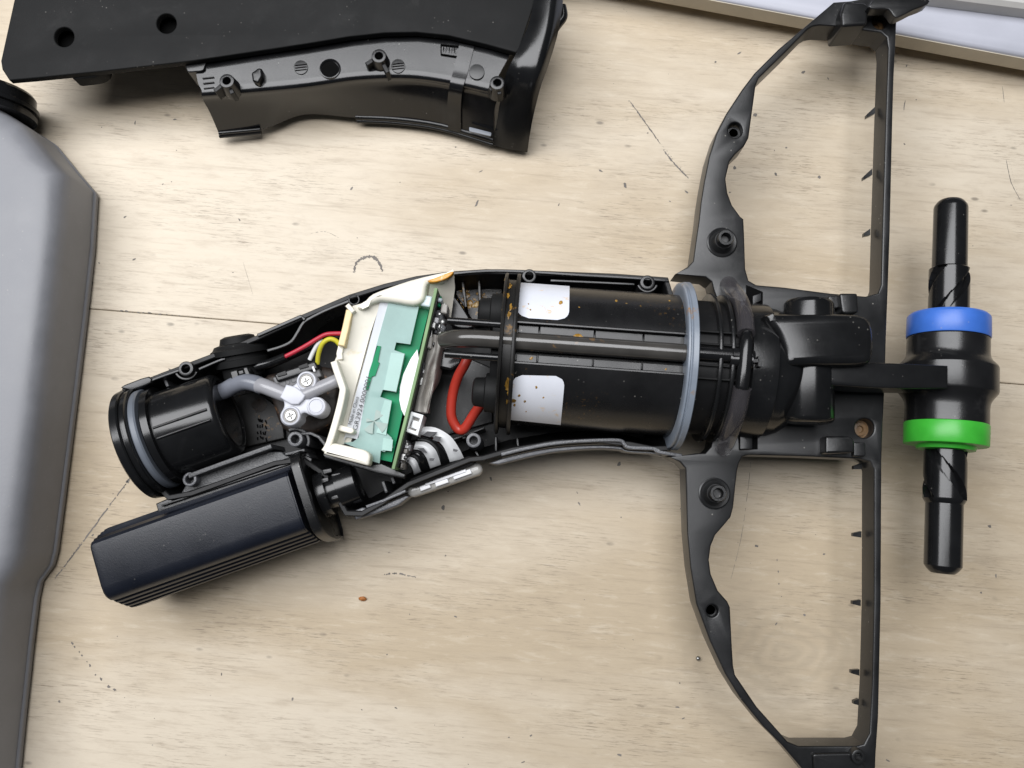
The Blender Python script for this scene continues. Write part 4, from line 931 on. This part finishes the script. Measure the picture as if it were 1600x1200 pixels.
for x, y, r in lobes[:2]:
    c = W(x, y, 36.6); q = Vector((c.x, c.y, 35.2))
    lathe('screw_rim', q, q + Vector((0, 0, 1)), [(0, 3.3), (.9, 3.2), (1.25, 2.95), (1.3, 2.6), (1.0, 2.3), (.5, 2.25)], M['valve'], valve, 32)
    lathe('recess', q, q + Vector((0, 0, 1)), [(.82, 2.3), (.9, 2.25), (.9, 1.75)], M['glue'], valve, 24)
    sc_ = lathe('screw', q, q + Vector((0, 0, 1)), [(.5, 1.9), (1.0, 1.9), (1.25, 1.65), (1.3, 1.2), (1.25, .3)], M['steel'], valve, 24)
    for k in range(4):
        f = .5 + k * math.pi / 2; d_ = Vector((math.cos(f), math.sin(f), 0)); n_ = Vector((-d_.y, d_.x, 0)); z_ = Vector((0, 0, 1.33))
        bm = bmesh.new(); vs = [bm.verts.new(q + z_ + d_ * s_ + n_ * t_) for s_, t_ in ((.12, -.2), (.9, -.24), (1.25, -.1), (1.25, .1), (.9, .24), (.12, .2))]; bm.faces.new(vs); emit('slot', bm, M['slot'], valve, recalc=False)
c = W(494, 635, 36.5); q = Vector((c.x, c.y, 35))
lathe('plug', q, q + Vector((0, 0, 1)), [(0, 3.15), (1.1, 3.1), (1.5, 2.85), (1.6, 2.4), (1.35, 2.2), (1.35, 2.05), (1.55, 1.95), (1.55, .1)], M['valve'], valve, 32)
tube('hose', [(410, 604, 31.5), (398, 599, 31), (382, 597, 30), (366, 602, 28.5), (352, 610, 27), (340, 614, 26)], lambda t: 2.75, M['hose'], vac, 20)
prism('hose_end', [(330, 620), (345, 612), (347, 616), (333, 624)], 29, 26, M['hose'], vac, b=.4)
rub = None
gA, gB = W(383, 590, 20), W(371, 530, 23)
but = lathe('button_boot', gA, gB, [(0, 5), (0.5, 6.8), (4, 7), (4.2, 8.8), (6.4, 9), (6.6, 8.2), (8, 8.2), (8.2, 9.6), (10, 9.6), (10.4, 8.8), (11.6, 8), (12, 6.2), (14, 5.6), (14.6, 4)], M['black_matte'], vac, 48)
prism('button_switch', rounded([(358, 580), (386, 572), (394, 590), (364, 604)], 3), 31, 16, M['black'], but, b=.6)
prism('switch_window', [(369, 578), (380, 575), (383, 584), (372, 588)], 31.4, 30.5, M['hole'], but, b=.05)
prism('switch_plunger', [(372, 580), (379, 578), (381, 583), (374, 586)], 32, 30.5, M['frame'], but, b=.2)
tube('cable_sleeve', [(400, 573, 25), (422, 567, 26), (447, 557, 28)], 1.5, M['black_gloss'], vac)
tube('wire', [(444, 558, 28), (462, 549, 28.5), (480, 539, 29), (498, 528, 29.5), (512, 522, 30), (535, 521, 30)], .75, M['crimson'], vac)['label'] = 'red wire'
tube('wire', [(444, 561, 26), (466, 551, 26), (486, 540, 27), (505, 529, 28), (535, 526, 28)], .7, M['black_gloss'], vac)['label'] = 'black wire'
tube('wire', [(484, 562, 26), (490, 549, 27), (497, 537, 28), (505, 531, 28)], .75, M['whitewire'], vac)['label'] = 'white wire'
tube('wire', [(496, 568, 26), (498, 552, 28), (504, 537, 30), (514, 530, 30.5), (524, 532, 30), (532, 540, 29)], .8, M['yellow'], vac)['label'] = 'yellow wire'
tube('wire', [(733, 553, 34), (726, 570, 33.5), (715, 590, 31), (707, 618, 28), (705, 648, 26), (712, 666, 25), (720, 672, 25), (728, 667, 26), (740, 648, 28), (750, 634, 30), (759, 624, 31)], 1.65, M['red'], vac, 16)['label'] = 'thick red motor cable'

# ------------------------------------------------------------------ crumbs on the bench
bm = bmesh.new(); bmesh.ops.create_icosphere(bm, subdivisions=2, radius=1.3)
for v in bm.verts: v.co = Vector((v.co.x * 1.0, v.co.y * .6, v.co.z * .5)) * random.uniform(.75, 1.25) + W(567, 935, 0) + Vector((0, 0, .55))
tag(emit('crumb', bm, plastic('orange_crumb', (.36, .13, .03), .6, .4), None, 80), 'small orange brown crumb on the bench below the circuit board and battery', 'crumb')
bm = bmesh.new(); bmesh.ops.create_uvsphere(bm, u_segments=16, v_segments=10, radius=.8, matrix=Matrix.Translation(W(1090, 1028, 0) + Vector((0, 0, .75))))
tag(emit('bead', bm, M['steel'], None, 80), 'tiny grey bead on the bench left of the lower curved arm', 'bead')
